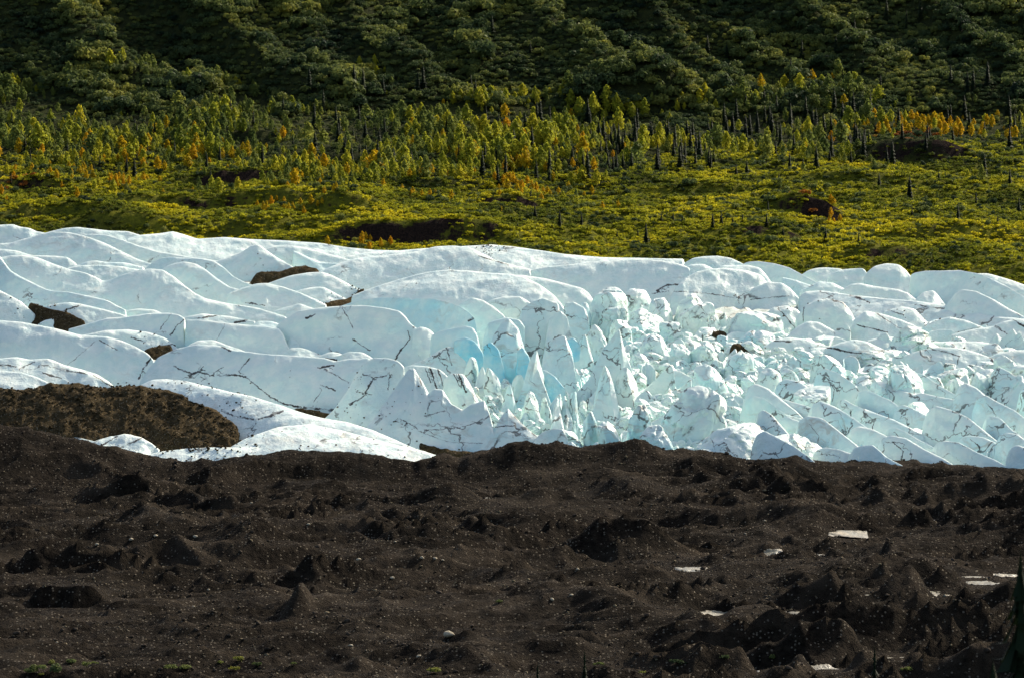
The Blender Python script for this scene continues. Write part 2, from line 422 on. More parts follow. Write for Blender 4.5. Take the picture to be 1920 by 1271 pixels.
HILLFOOT = [(-200, 165), (0, 168), (300, 172), (600, 175), (900, 190), (1100, 205), (1500, 210), (1920, 205), (2100, 205)]
WOODEDGE = [(-200, 335), (0, 335), (300, 335), (500, 335), (650, 345), (750, 352), (950, 365), (1150, 368), (1250, 330), (1400, 322), (1600, 312), (1920, 305), (2100, 305)]

def _hump_pos(u, v, h):
    vb = v + h
    D0 = float(np.interp(-vb, -PROF[:, 1], PROF[:, 0])); mpp = D0 / FPX
    return (u - 960) * mpp, D0, mpp

def hill_z(x, D, want_bare=False):
    x = np.asarray(x, float); D = np.asarray(D, float)
    wx = x + 9 * fbm(x / 45, D / 60, seed=21, octaves=2); wd = D + 12 * fbm(x / 50, D / 50, seed=22, octaves=2)
    z = np.interp(D + 14 * fbm(x / 120, D / 400, seed=23, octaves=2), _PD, _PZ)
    near = 1 - sstep(2980, 3060, D)
    z = z + near * (4.0 * fbm(wx / 46, wd / 44, seed=24, octaves=3) + 1.7 * fbm(wx / 14, wd / 16, seed=25, octaves=3, ridged=True))
    far = 1 - near
    sk = wx + 0.55 * (D - 3050)
    z = z + far * (20.0 * fbm(sk / 78, D / 260, seed=26, octaves=3, ridged=True) + 2.0 * fbm(x / 17, D / 20, seed=27, octaves=3))
    # gully and spur on the upper slope
    g = (x + 190) + 0.42 * (D - 3070)
    z = z + sstep(3035, 3090, D) * (9.0 * np.exp(-((g + 24) / 20.0) ** 2) - 13.0 * np.exp(-((g - 14) / 17.0) ** 2))
    bare = np.zeros(z.shape)
    for (u, v, w, h, fr, bk, b) in HUMPS:
        x0, D0, mpp = _hump_pos(u, v, h)
        fr = fr * 0.6
        win = np.exp(-(np.abs((wx - x0) / (w * mpp * 0.5)) ** 3))
        rise = sstep(-fr, fr, wd - D0) * np.exp(-np.clip(wd - D0 - fr, 0, None) / bk)
        z = z + h * mpp * 0.95 * win * rise
        if want_bare and b > 0:
            face = sstep(-fr * 1.5, -fr * 0.4, wd - D0) * (1 - sstep(fr * 0.6, fr * 1.3, wd - D0))
            bare = np.maximum(bare, b * win * face * (.55 + .6 * sstep(-.35, .25, fbm(x / 9, D / 9, seed=28, octaves=3))))
    # nothing shows through the ice
    z = z - 30 * (1 - sstep(2380, 2470, D))
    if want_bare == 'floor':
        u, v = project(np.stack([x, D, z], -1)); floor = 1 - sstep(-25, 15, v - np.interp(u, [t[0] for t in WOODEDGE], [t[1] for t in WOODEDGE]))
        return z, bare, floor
    return (z, bare) if want_bare else z

# ------------------------------------------------------------------ the setting
def sheet(name, zfun, d0, d1, nr, nc, mat, wide=1.22, power=1.0, extra=None):
    t = np.linspace(0, 1, nr) ** power
    D = (d0 + (d1 - d0) * t)[:, None]
    half = 0.0875 * D * wide + 12
    X = np.linspace(-1, 1, nc)[None, :] * half
    D = np.broadcast_to(D, X.shape)
    Z = zfun(X, D)
    bare = None
    floor = None
    if isinstance(Z, tuple): Z, bare, floor = Z
    me = mesh_np(name, np.stack([X, D, Z], -1).reshape(-1, 3), grid_faces(nr, nc))
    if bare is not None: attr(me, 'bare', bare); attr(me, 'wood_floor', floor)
    return tag(link(name, me, mat), kind='structure')

bedrock = sheet('valley_ground', lambda x, D: np.full(x.shape, ZC - 128.0) + 2 * fbm(x / 400, D / 400, seed=40), -3000, 14000, 60, 60, M_SLOPE, wide=6)
def near_slope_z(x, D):
    base = np.interp(D, [-400, -60, 0, 12, 40, 160, 420, 700, 990, 1100], [30, 3, -2.2, -3.5, -9, -32, -78, -103.5, -109, -116])
    return ZC + base + 0.5 * fbm(x / 14, D / 14, seed=41) + 3.0 * fbm(x / 70, D / 70, seed=42, octaves=2) * sstep(80, 300, D)
t_ = np.linspace(-1, 1, 90)
Xn, Dn = np.meshgrid(t_ * 420, np.linspace(-400, 1100, 120))
tag(link('near_slope', mesh_np('near_slope', np.stack([Xn, Dn, near_slope_z(Xn, Dn)], -1).reshape(-1, 3), grid_faces(120, 90)), M_SLOPE), kind='structure')
moraine = sheet('moraine', moraine_z, 985, 1860, 560, 660, M_MORAINE)
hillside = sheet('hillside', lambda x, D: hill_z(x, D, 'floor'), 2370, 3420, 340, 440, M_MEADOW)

# ------------------------------------------------------------------ the glacier
glacier = bpy.data.objects.new('glacier', None)
scene.collection.objects.link(glacier)
glacier.location = (0, 2000, ZC - 100)
tag(glacier, 'broad white and pale blue glacier with wave-like ridges and a jagged icefall', 'glacier')
GLOC = np.array([0, 2000, ZC - 100.0])

def ice_bed_z(x, D):
    u = 960 + FPX * x / D
    rough = sstep(850, 1100, u)
    z = zs(D) - 2.5 - 4.5 * rough * sstep(0, 40, Dsurf(np.interp(u, [860, 1000, 1150, 1500, 1990], [650, 610, 575, 600, 630])) - D) + 2.0 * fbm(x / 40, D / 60, seed=50, octaves=3) + rough * (2.6 * fbm(x / 9, D / 14, seed=51, octaves=4, ridged=True) + 0.7 * fbm(x / 2.5, D / 4, seed=52, octaves=3))
    lim = Dsurf(np.interp(u, SIL[:, 0], SIL[:, 1]) + 32)
    return z - 40 * sstep(lim - 10, lim + 50, D)
SIL = np.array([(-200, 428), (0, 422), (140, 427), (260, 441), (320, 436), (380, 447), (530, 451), (700, 469), (780, 468), (920, 460), (1060, 477), (1280, 484), (1400, 492), (1505, 511), (1620, 508), (1705, 513), (1800, 508), (1920, 533), (2100, 560)], float)
nr_, nc_ = 280, 320
Db = np.linspace(1755, 2480, nr_)[:, None]; Xb = np.linspace(-1, 1, nc_)[None, :] * (0.0875 * Db * 1.2)
Db = np.broadcast_to(Db, Xb.shape)
zb_ = ice_bed_z(Xb, Db)
me = mesh_np('ice_bed', np.stack([Xb, Db, ice_bed_z(Xb, Db)], -1).reshape(-1, 3) - GLOC, grid_faces(nr_, nc_))
attr(me, 'blue_tint', np.clip((zs(Db) - 4.5 - zb_) / 5.0, 0, 1).ravel() * .7)  # bluer the deeper the bed lies below the mean ice surface
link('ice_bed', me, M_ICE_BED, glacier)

DIRT = {}
def ridge(name, pts, vf, slope=46, back=34, rnd=1.9, yaw=0.0, cvx=0.0, mat=None, noise=1.0, blue_tint=0.0, dirt=None, smooth=1.6, step=2.0, seed=0, rows=28, label=None, jag=0.0, lump=0.0, taper=0.015, planar=0.8, back_rows=12):
    """A body of ice under a crest line: it stands on the glacier at the rows vf, with a steep face and a gentler back."""
    pts = np.array(pts, float)
    seg = np.r_[0, np.cumsum(np.hypot(*np.diff(pts, axis=0).T))]
    n = max(12, int(seg[-1] / step))
    s = np.linspace(0, seg[-1], n)
    u = gsmooth(np.interp(s, seg, pts[:, 0]), smooth); v = gsmooth(np.interp(s, seg, pts[:, 1]), smooth)
    vf = np.atleast_1d(vf).astype(float)
    vfi = np.interp(np.linspace(0, 1, n), np.linspace(0, 1, len(vf)), vf)
    Df = Dsurf(np.maximum(vfi, v + 3))
    cot = 1 / math.tan(R(slope))
    Dc = Df.copy()
    tx, tz = ray(u, v)
    for _ in range(5):
        h = np.clip(ZC + tz * Dc - zs(Df), 0.4, 60)
        Dc = Df + h * cot
    Dc = gsmooth(Dc, min(10, n / 6))
    C = np.stack([tx * Dc, Dc, ZC + tz * Dc], -1)
    if taper > 0:
        e = np.linspace(0, 1, n); k = sstep(0, taper, e) * sstep(0, taper, 1 - e)
        C[:, 2] = C[:, 2] * k + (zs(Dc) - 3.0) * (1 - k)
    CS = np.stack([gsmooth(C[:, 0], min(9, n / 6)), gsmooth(C[:, 1], min(9, n / 6)), gsmooth(C[:, 2], min(11, n / 6))], -1)
    tf = np.linspace(0, 1, rows) ** 1.35
    tb = np.linspace(0, 1, back_rows + 1)[1:] ** 1.4
    foot = zs(Dc) - 5.0
    H = np.maximum(C[:, 2] - foot, 3.0)
    tanf, tanb = math.tan(R(slope)), math.tan(R(back))
    Lf = H / tanf + rnd; Lb = H / tanb + rnd
    rows_v, off = [], []
    fx, fy = math.sin(R(yaw)), -math.cos(R(yaw))
    for t in tb[::-1]:
        d = t * Lb; drop = tanb * (np.sqrt(d * d + rnd * rnd) - rnd)
        rows_v.append(np.stack([C[:, 0] - fx * d, C[:, 1] - fy * d, C[:, 2] - drop], -1)); off.append(-d)
    for t in tf:
        d = t * Lf; drop = tanf * (np.sqrt(d * d + rnd * rnd) - rnd)
        drop = drop + cvx * H * np.sin(np.pi * np.clip(t, 0, 1)) * -0.25
        kk = planar * float(sstep(.04, .55, t)); B = C * (1 - kk) + CS * kk
        rows_v.append(np.stack([B[:, 0] + fx * d, B[:, 1] + fy * d, B[:, 2] - drop], -1)); off.append(d)
    V = np.array(rows_v); off = np.array(off)
    sd = 60 + seed
    damp = np.clip(np.abs(off) / 3.0, 0.12, 1)[..., None]
    X, Y, Z = V[..., 0], V[..., 1], V[..., 2]
    N = np.stack([fbm(X / 14, Y / 14, Z / 9, 3, sd), fbm(X / 14, Y / 14, Z / 9, 3, sd + 5), fbm(X / 14, Y / 14, Z / 9, 3, sd + 9)], -1)
    n2 = fbm(X / 3.2, Y / 3.2, Z / 2.6, 3, sd + 13)
    V = V + noise * damp * (N * np.array([0.9, 1.5, 0.8]) + n2[..., None] * np.array([0.15, -0.32, 0.2]))
    if jag > 0:
        fl = fbm(X / 5.0, Y / 30, Z / 18, 3, sd + 17, ridged=True)
        V = V + jag * damp * fl[..., None] * np.array([0.1, -1.0, 0.3])
    if lump > 0:
        V = V + lump * (fbm(X / 6, Y / 8, Z / 5, 4, sd + 19, ridged=True)[..., None] * np.array([.1, -.3, 1.0]) + fbm(X / 1.7, Y / 2, Z / 1.7, 3, sd + 23)[..., None] * np.array([.2, -.4, .35]))
    nr, nc = V.shape[:2]
    me = mesh_np(name, V.reshape(-1, 3) - GLOC, grid_faces(nr, nc)[:, ::-1])
    fr = np.full((nr, nc), float(blue_tint))
    if blue_tint == 0:
        fr = fr + 0.0
    attr(me, 'blue_tint', fr)
    cs = np.full(nr * nc, 9.0); cd = np.full(nr * nc, 9.0); cw = np.zeros(nr * nc)
    if dirt:
        pu, pv = project(V.reshape(-1, 3)); mpp = V[..., 1].ravel() / FPX
        front = np.repeat(off[:, 0] > -1.5, nc)
        for line, wd in dirt:
            L = np.array(line, float)
            for a, b in zip(L[:-1], L[1:]):
                ab = b - a; ln = math.hypot(*ab)
                q = np.clip(((pu - a[0]) * ab[0] + (pv - a[1]) * ab[1]) / max(ln * ln, 1e-6), 0, 1)
                dx, dy = pu - a[0] - q * ab[0], pv - a[1] - q * ab[1]
                dist = np.hypot(dx, dy) * mpp
                side = ((pu - a[0]) * ab[1] - (pv - a[1]) * ab[0]) / max(ln, 1e-6) * mpp
                near = (dist < cd) & front
                cd = np.where(near, dist, cd); cs = np.where(near, side, cs); cw = np.where(near, wd * 0.13, cw)
    attr(me, 'crack_side', cs); attr(me, 'crack_dist', cd); attr(me, 'crack_width', cw)
    o = link(name, me, mat or M_ICE, glacier)
    if label: o['label'] = label
    return o

I = 'ice_ridge'
RIDGES = [
 # blue walls of open crevasses
 (dict(pts=[(1440, 748), (1455, 757), (1480, 771), (1510, 788), (1538, 806), (1556, 824)], vf=[766, 840], slope=70, blue_tint=.75, rnd=.5)),
 (dict(pts=[(1478, 782), (1495, 792), (1520, 806), (1545, 822)], vf=[800, 838], slope=70, blue_tint=.8, rnd=.5)),
 (dict(pts=[(1590, 806), (1602, 822), (1622, 840), (1645, 856)], vf=[835, 872], slope=70, blue_tint=.7, rnd=.5)),
 (dict(pts=[(850, 640), (872, 632), (890, 640), (905, 660), (912, 690)], vf=700, slope=72, blue_tint=.8, rnd=.6)),
 (dict(pts=[(905, 650), (920, 640), (935, 655), (945, 690), (948, 715)], vf=728, slope=74, blue_tint=.8, rnd=.6)),
 (dict(pts=[(968, 660), (980, 650), (992, 668), (1000, 705)], vf=730, slope=72, blue_tint=.8, rnd=.6)),
 (dict(pts=[(1008, 700), (1020, 692), (1040, 705), (1060, 730)], vf=752, slope=72, blue_tint=.8, rnd=.6)),
 (dict(pts=[(1060, 640), (1075, 632), (1090, 650), (1100, 690)], vf=705, slope=72, blue_tint=.8, rnd=.6)),
 # far edge of the ice
 (dict(pts=[(-60, 428), (-30, 424), (0, 422), (25, 421), (38, 426), (55, 428), (68, 434), (90, 438), (110, 446)], vf=452)),
 (dict(pts=[(60, 444), (95, 434), (120, 428), (145, 426), (170, 429), (205, 433), (240, 434), (262, 441), (300, 454)], vf=462)),
 (dict(pts=[(230, 450), (262, 441), (300, 438), (323, 434), (345, 440), (370, 448), (420, 445), (470, 449), (530, 451), (600, 456), (650, 464), (700, 469), (740, 470), (790, 470)], vf=482, slope=30)),
 (dict(pts=[(640, 482), (700, 472), (750, 470), (800, 466), (850, 463), (890, 461), (920, 459), (960, 462), (1000, 468), (1060, 477), (1130, 483), (1200, 484), (1290, 486)], vf=[495, 505], slope=26)),
 (dict(pts=[(1282, 494), (1300, 484), (1320, 481), (1345, 480), (1370, 484), (1390, 493), (1405, 502)], vf=506)),
 (dict(pts=[(1386, 500), (1400, 492), (1420, 490), (1450, 494), (1480, 502), (1510, 518), (1540, 535), (1560, 546)], vf=[510, 545])),
 (dict(pts=[(1498, 518), (1515, 507), (1530, 503), (1550, 502), (1575, 504), (1595, 512)], vf=525)),
 (dict(pts=[(1552, 520), (1560, 512), (1575, 506), (1600, 504), (1617, 503), (1624, 509), (1626, 530)], vf=535, blue_tint=0.05)),
 (dict(pts=[(1618, 522), (1626, 510), (1640, 499), (1662, 494), (1685, 496), (1698, 506), (1712, 524), (1726, 536)], vf=548)),
 (dict(pts=[(1704, 520), (1712, 512), (1735, 508), (1765, 508), (1800, 507), (1840, 515), (1870, 528), (1890, 538), (1925, 560), (1970, 585)], vf=[560, 600])),
 (dict(pts=[(1815, 514), (1850, 513), (1870, 518), (1895, 525), (1930, 538), (1970, 556)], vf=545)),
 # left waves
 (dict(pts=[(-60, 478), (-30, 468), (0, 457), (20, 456), (50, 447), (80, 438), (100, 435), (130, 436), (160, 443), (195, 455), (225, 470), (255, 485), (280, 494), (310, 502)], vf=[500, 512], cvx=0.3)),
 (dict(pts=[(140, 446), (170, 439), (200, 441), (230, 450), (262, 462), (300, 473), (350, 481), (385, 486), (440, 494)], vf=[478, 498])),
 (dict(pts=[(370, 500), (400, 492), (430, 482), (452, 474), (472, 461), (485, 459), (500, 470), (520, 484), (545, 498), (562, 507)], vf=[506, 516])),
 (dict(pts=[(490, 468), (520, 462), (550, 461), (585, 468), (620, 478), (660, 488), (700, 496)], vf=500)),
 (dict(pts=[(548, 470), (560, 474), (580, 484), (600, 492), (640, 495), (660, 498)], vf=503, blue_tint=0.25)),
 (dict(pts=[(-60, 464), (0, 467), (30, 470), (60, 479), (95, 480), (125, 482), (140, 492), (152, 506)], vf=512)),
 (dict(pts=[(110, 508), (140, 499), (165, 490), (180, 489), (200, 492), (235, 493), (272, 502)], vf=514, blue_tint=0.1)),
 (dict(pts=[(120, 506), (150, 498), (190, 497), (230, 500), (262, 506)], vf=518)),
 (dict(pts=[(262, 512), (275, 501), (288, 491), (305, 484), (322, 482), (345, 484), (375, 485), (402, 490), (420, 502), (436, 518), (460, 530), (495, 542)], vf=[528, 548], blue_tint=0.12)),
 (dict(pts=[(295, 512), (312, 500), (330, 493), (346, 491), (365, 494), (385, 505), (405, 521), (430, 538), (460, 546), (500, 555), (525, 566), (545, 576)], vf=[560, 578])),
 (dict(pts=[(-60, 487), (-20, 484), (0, 483), (20, 479), (45, 479), (70, 483), (100, 495), (130, 505), (160, 512), (180, 520), (192, 527), (205, 525), (230, 515), (255, 507), (280, 504), (305, 506), (325, 518), (345, 535), (365, 550), (385, 560), (420, 568), (480, 577), (515, 587), (545, 598)], vf=[588, 600], cvx=0.2)),
 (dict(pts=[(-60, 452), (-20, 468), (0, 481), (8, 492), (20, 508), (40, 520), (60, 530), (85, 542), (100, 546), (130, 548), (170, 556), (200, 563), (220, 574), (240, 584)], vf=[585, 612], blue_tint=0.12)),
 (dict(pts=[(-60, 520), (-30, 532), (0, 545), (20, 555), (40, 566), (58, 582), (68, 592)], vf=614)),
 (dict(pts=[(86, 574), (105, 570), (130, 567), (150, 570), (180, 577), (205, 583), (230, 590), (248, 598)], vf=616, dirt=[([(118, 584), (148, 573)], 1.6)])),
 (dict(pts=[(70, 608), (85, 600), (102, 597), (120, 602), (140, 612)], vf=618)),
 (dict(pts=[(225, 584), (260, 579), (290, 581), (305, 588), (350, 597)], vf=602)),
 (dict(pts=[(340, 596), (380, 588), (430, 593), (480, 603)], vf=608, dirt=[([(370, 597), (420, 590)], 2.2), ([(445, 604), (460, 601)], 4)])),
 (dict(pts=[(125, 618), (165, 607), (200, 597), (240, 594), (280, 588), (318, 587), (338, 591), (350, 600)], vf=[640, 655], dirt=[([(347, 598), (330, 612), (322, 625)], 2.4), ([(320, 590), (302, 615)], 1.0)])),
 (dict(pts=[(345, 600), (380, 600), (420, 605), (460, 609), (500, 612), (522, 615), (531, 626), (538, 645), (545, 662)], vf=[660, 672], dirt=[([(420, 612), (405, 640)], .9)])),
 (dict(pts=[(145, 630), (200, 619), (240, 618), (280, 623), (310, 633), (325, 645), (338, 658)], vf=655, dirt=[([(250, 634), (268, 640)], 1.6), ([(300, 650), (328, 645)], 3)])),
 (dict(pts=[(-60, 598), (0, 601), (40, 604), (100, 615), (150, 628), (200, 631), (230, 639), (255, 650), (275, 661), (286, 672), (292, 690)], vf=[722, 735], cvx=0.15,
   dirt=[([(278, 656), (300, 650), (322, 648)], 5), ([(280, 660), (296, 664), (294, 672)], 3), ([(288, 664), (270, 690), (262, 705)], 2.6), ([(175, 643), (130, 682)], .9), ([(190, 640), (216, 654)], 1.2), ([(268, 693), (274, 704)], 1.6)])),
 (dict(pts=[(258, 722), (275, 695), (296, 670), (330, 654), (370, 645), (410, 648), (450, 658), (500, 664), (560, 667), (610, 671), (630, 677), (655, 672), (692, 671), (700, 680)], vf=[755, 790], cvx=0.2,
   dirt=[([(330, 688), (345, 695), (360, 700), (372, 697), (400, 704), (440, 702), (460, 706), (480, 722), (505, 742), (530, 756), (560, 762)], 2.0), ([(360, 705), (378, 690)], 1.4), ([(380, 712), (415, 690)], 1.0), ([(448, 695), (465, 675)], 1.2), ([(600, 690), (625, 700), (650, 715)], 1.4), ([(604, 688), (620, 686)], 3.5), ([(605, 722), (625, 730)], 1.4), ([(575, 764), (620, 768)], 3.5), ([(420, 652), (428, 656)], 2), ([(590, 750), (605, 730)], 1.0)])),
 (dict(pts=[(340, 660), (355, 646), (372, 638), (400, 637), (430, 648), (470, 662)], vf=672)),
 (dict(pts=[(530, 664), (545, 652), (562, 651), (580, 656), (604, 666)], vf=676, dirt=[([(600, 660), (606, 656)], 2.2)])),
 (dict(pts=[(592, 670), (608, 663), (622, 659), (638, 662), (655, 674)], vf=680, dirt=[([(615, 672), (635, 676)], 3)])),
 (dict(pts=[(632, 668), (655, 659), (680, 660), (700, 672), (715, 684)], vf=682)),
 # central domes
 (dict(pts=[(590, 515), (612, 504), (640, 493), (665, 485), (700, 481), (750, 476), (790, 470), (815, 463), (850, 461), (880, 464), (910, 478), (930, 489), (960, 497), (1000, 507)], vf=[548, 556], cvx=0.25, slope=38,
   dirt=[([(902, 482), (920, 487), (950, 496)], 2.6)])),
 (dict(pts=[(985, 508), (1030, 500), (1075, 496), (1110, 491), (1150, 488), (1200, 486), (1240, 489), (1278, 496), (1294, 503), (1290, 525)], vf=[550, 560], slope=40, dirt=[([(960, 500), (990, 510)], 3.5), ([(1235, 543), (1250, 535), (1270, 534)], 2.2), ([(1226, 551), (1250, 547)], 1.6)])),
 (dict(pts=[(930, 522), (955, 516), (978, 516), (1020, 522), (1060, 532), (1090, 540), (1104, 550), (1114, 566)], vf=580)),
 (dict(pts=[(655, 556), (680, 547), (710, 536), (745, 525), (780, 515), (810, 509), (840, 506), (880, 508), (920, 512), (955, 514), (985, 521), (1010, 533), (1035, 551), (1050, 567), (1060, 582)], vf=[578, 590], cvx=0.35, slope=36)),
 (dict(pts=[(680, 560), (720, 552), (760, 545), (790, 537), (815, 531), (840, 533), (870, 541), (900, 552), (935, 561), (965, 570)], vf=580, slope=36)),
 (dict(pts=[(495, 534), (520, 525), (545, 517), (580, 511), (604, 510), (622, 516), (645, 528), (668, 540), (684, 548)], vf=[556, 562], slope=42)),
 (dict(pts=[(545, 550), (565, 543), (585, 539), (605, 538), (625, 548), (655, 564)], vf=568, slope=42)),
 (dict(pts=[(425, 552), (455, 540), (480, 532), (500, 531), (530, 538), (560, 548), (590, 561), (614, 573)], vf=[580, 584], slope=42, dirt=[([(465, 568), (492, 573)], 2.4)])),
 (dict(pts=[(510, 585), (540, 575), (562, 569), (580, 576), (600, 582)], vf=590)),
 # long smooth blocks above the icefall
 (dict(pts=[(515, 615), (530, 600), (545, 592), (560, 583), (600, 577), (640, 574), (680, 573), (720, 577), (748, 583), (760, 593), (768, 605), (782, 616), (797, 638), (812, 656)], vf=[665, 676], slope=58, rnd=1.4,
   dirt=[([(766, 625), (770, 635), (752, 655), (742, 672)], 2.2), ([(640, 575), (655, 600), (660, 612)], 1.0), ([(665, 638), (690, 655)], 1.8), ([(578, 595), (586, 592)], 3), ([(790, 665), (805, 662)], 2)])),
 (dict(pts=[(465, 616), (485, 602), (508, 602), (526, 608), (536, 622)], vf=650, blue_tint=0.2)),
 (dict(pts=[(535, 650), (545, 632), (555, 636), (570, 655)], vf=668)),
 (dict(pts=[(620, 580), (660, 567), (690, 560), (720, 558), (768, 558), (772, 564), (780, 559), (810, 560), (835, 565), (862, 574), (880, 586), (890, 598), (895, 615)], vf=[600, 650], slope=62, rnd=1.2, blue_tint=0.28, dirt=[([(882, 600), (893, 595)], 2)])),
 (dict(pts=[(772, 620), (790, 612), (805, 617), (818, 630), (832, 652), (840, 668)], vf=676, slope=55)),
 (dict(pts=[(806, 630), (825, 620), (850, 615), (875, 611), (888, 615), (895, 628), (900, 650), (908, 690)], vf=692, slope=68, rnd=1.0, blue_tint=0.35)),
 (dict(pts=[(850, 582), (866, 566), (885, 558), (905, 563), (925, 575), (945, 592), (955, 610)], vf=632, slope=60, rnd=1.2)),
 (dict(pts=[(900, 578), (920, 562), (945, 556), (975, 556), (1000, 572)], vf=615, slope=60)),
 (dict(pts=[(905, 640), (915, 605), (930, 600), (950, 595), (975, 600), (985, 615)], vf=660, slope=66, blue_tint=0.3)),
 # right upper slabs
 (dict(pts=[(1278, 505), (1295, 496), (1318, 495), (1334, 502), (1345, 512)], vf=520, blue_tint=0.1)),
 (dict(pts=[(1335, 510), (1355, 498), (1400, 497), (1424, 502), (1436, 515), (1450, 535)], vf=540, blue_tint=0.1)),
 (dict(pts=[(1255, 560), (1270, 536), (1285, 522), (1305, 511), (1330, 505), (1360, 503), (1400, 508), (1425, 515), (1435, 527), (1446, 544)], vf=[575, 568], cvx=0.4, slope=50,
   dirt=[([(1255, 547), (1300, 548), (1340, 552), (1380, 560), (1392, 553)], 1.5), ([(1380, 556), (1385, 566)], 1.2)])),
 (dict(pts=[(1395, 552), (1415, 538), (1440, 529), (1465, 530), (1482, 541), (1498, 560)], vf=572, dirt=[([(1400, 563), (1440, 558), (1475, 556)], 1.4)])),
 (dict(pts=[(1465, 520), (1490, 525), (1520, 535), (1550, 545), (1590, 550)], vf=552, blue_tint=0.3)),
 (dict(pts=[(1500, 545), (1535, 528), (1560, 530), (1590, 545), (1610, 552)], vf=560, blue_tint=0.08)),
 (dict(pts=[(1572, 548), (1595, 533), (1612, 531), (1640, 537), (1680, 542), (1702, 549), (1722, 565)], vf=572)),
 (dict(pts=[(1712, 566), (1730, 548), (1750, 544), (1760, 556), (1774, 574)], vf=580)),
 (dict(pts=[(1770, 580), (1782, 563), (1795, 547), (1806, 543), (1830, 546), (1860, 560), (1890, 578), (1940, 604)], vf=[600, 612])),
 (dict(pts=[(1495, 560), (1510, 547), (1540, 545), (1600, 554), (1660, 560), (1720, 565), (1790, 575), (1850, 590), (1940, 600)], vf=[580, 615], mat='d', slope=30, dirt=[([(1600, 556), (1625, 565)], 5), ([(1720, 572), (1760, 578), (1790, 580)], 2)])),
 (dict(pts=[(1490, 598), (1510, 572), (1535, 561), (1560, 561), (1582, 567), (1596, 585), (1606, 606)], vf=624, slope=55, dirt=[([(1540, 556), (1580, 568), (1600, 592)], 1.7), ([(1490, 570), (1508, 570), (1506, 600)], 1.5)])),
 (dict(pts=[(1430, 592), (1450, 576), (1475, 573), (1495, 580), (1508, 598)], vf=618, dirt=[([(1460, 580), (1470, 590), (1488, 612)], 1.5), ([(1415, 590), (1430, 580), (1460, 574)], 2.2)])),
 (dict(pts=[(1588, 624), (1602, 598), (1622, 583), (1650, 588), (1690, 600), (1716, 611), (1726, 624)], vf=638, dirt=[([(1640, 585), (1680, 612), (1710, 624)], 1.6), ([(1610, 610), (1660, 622)], 1.3)])),
 (dict(pts=[(1655, 584), (1690, 575), (1714, 579), (1732, 598), (1746, 612)], vf=616, dirt=[([(1660, 580), (1690, 590)], 1.8)])),
 (dict(pts=[(1728, 616), (1752, 601), (1780, 594), (1810, 600), (1840, 612), (1866, 624)], vf=634, dirt=[([(1740, 628), (1800, 622), (1850, 610)], 1.1), ([(1735, 590), (1750, 598)], 3)])),
 (dict(pts=[(1780, 628), (1830, 616), (1860, 612), (1885, 602), (1910, 598), (1950, 604)], vf=648, dirt=[([(1870, 614), (1890, 628), (1915, 636)], 2.2), ([(1900, 600), (1920, 612)], 2)])),
 (dict(pts=[(1470, 636), (1495, 612), (1515, 602), (1535, 604), (1560, 618), (1590, 630)], vf=640)),
 (dict(pts=[(1430, 650), (1455, 636), (1480, 632), (1510, 636), (1535, 645), (1560, 650)], vf=660, mat='d', dirt=[([(1440, 638), (1480, 640)], 2.5)])),
 (dict(pts=[(1545, 654), (1575, 642), (1600, 636), (1625, 640), (1650, 652), (1680, 664)], vf=676, mat='d', dirt=[([(1510, 648), (1560, 652), (1590, 660), (1632, 664)], 2.2)])),
 (dict(pts=[(1690, 668), (1725, 656), (1760, 650), (1795, 652), (1830, 660), (1862, 672), (1885, 700)], vf=690, mat='d', dirt=[([(1752, 656), (1775, 660), (1798, 668), (1796, 678)], 1.7), ([(1855, 668), (1870, 690)], 4)])),
 (dict(pts=[(1840, 676), (1870, 662), (1900, 656), (1950, 656)], vf=686, mat='d')),
 (dict(pts=[(1620, 640), (1660, 630), (1700, 634), (1740, 642), (1780, 640), (1830, 640), (1880, 646), (1940, 648)], vf=660, mat='d', slope=34)),
 # lower faces along the front
 (dict(pts=[(596, 796), (625, 768), (650, 735), (668, 702), (682, 680), (700, 671), (728, 671), (748, 677), (760, 690)], vf=[800, 815], slope=52, rnd=1.6, dirt=[([(685, 702), (700, 708), (730, 703)], 2.0), ([(700, 708), (680, 745), (660, 755)], 3.0), ([(730, 702), (728, 725)], 1.4), ([(672, 735), (694, 738)], 1.2)])),
 (dict(pts=[(675, 815), (700, 785), (725, 750), (748, 715), (766, 692), (776, 690), (790, 712), (803, 736), (814, 728), (830, 730), (846, 756), (868, 768), (884, 757), (908, 750), (918, 775), (926, 803), (938, 782), (952, 765), (975, 790), (1000, 812), (1045, 836)], vf=[838, 846], slope=50, rnd=0.8, smooth=0.9, step=1.3, mat='d',
   dirt=[([(750, 785), (790, 806), (832, 804), (865, 800), (900, 790)], 1.1), ([(835, 802), (870, 803)], 1.6), ([(786, 808), (840, 828), (900, 830)], .8), ([(930, 800), (960, 798)], 1.6), ([(960, 775), (985, 800), (1010, 822)], 1.6), ([(782, 694), (790, 718)], 1.5), ([(745, 790), (760, 798)], .9), ([(800, 778), (830, 770)], 1.0)])),
 (dict(pts=[(750, 692), (770, 684), (800, 686), (825, 692), (840, 706)], vf=725, slope=60, mat='d', jag=0.8, dirt=[([(808, 694), (818, 725)], 2.4), ([(822, 694), (830, 722)], 1.8), ([(800, 695), (806, 712)], 1.4)])),
 (dict(pts=[(830, 712), (845, 700), (868, 700), (880, 716), (892, 742), (898, 760)], vf=775, slope=62, mat='d', jag=0.8, dirt=[([(860, 702), (872, 730)], 2.6), ([(850, 700), (864, 725)], 1.6), ([(880, 720), (890, 748)], 1.8)])),
 (dict(pts=[(770, 684), (800, 672), (822, 657), (842, 649), (858, 653), (872, 668), (880, 690)], vf=700, slope=58, mat='d', dirt=[([(838, 655), (846, 680)], 1.5), ([(815, 668), (835, 674)], 1.2)])),
 # lobes of the near left edge
 (dict(pts=[(-60, 640), (-20, 648), (0, 654), (12, 662), (24, 672)], vf=680)),
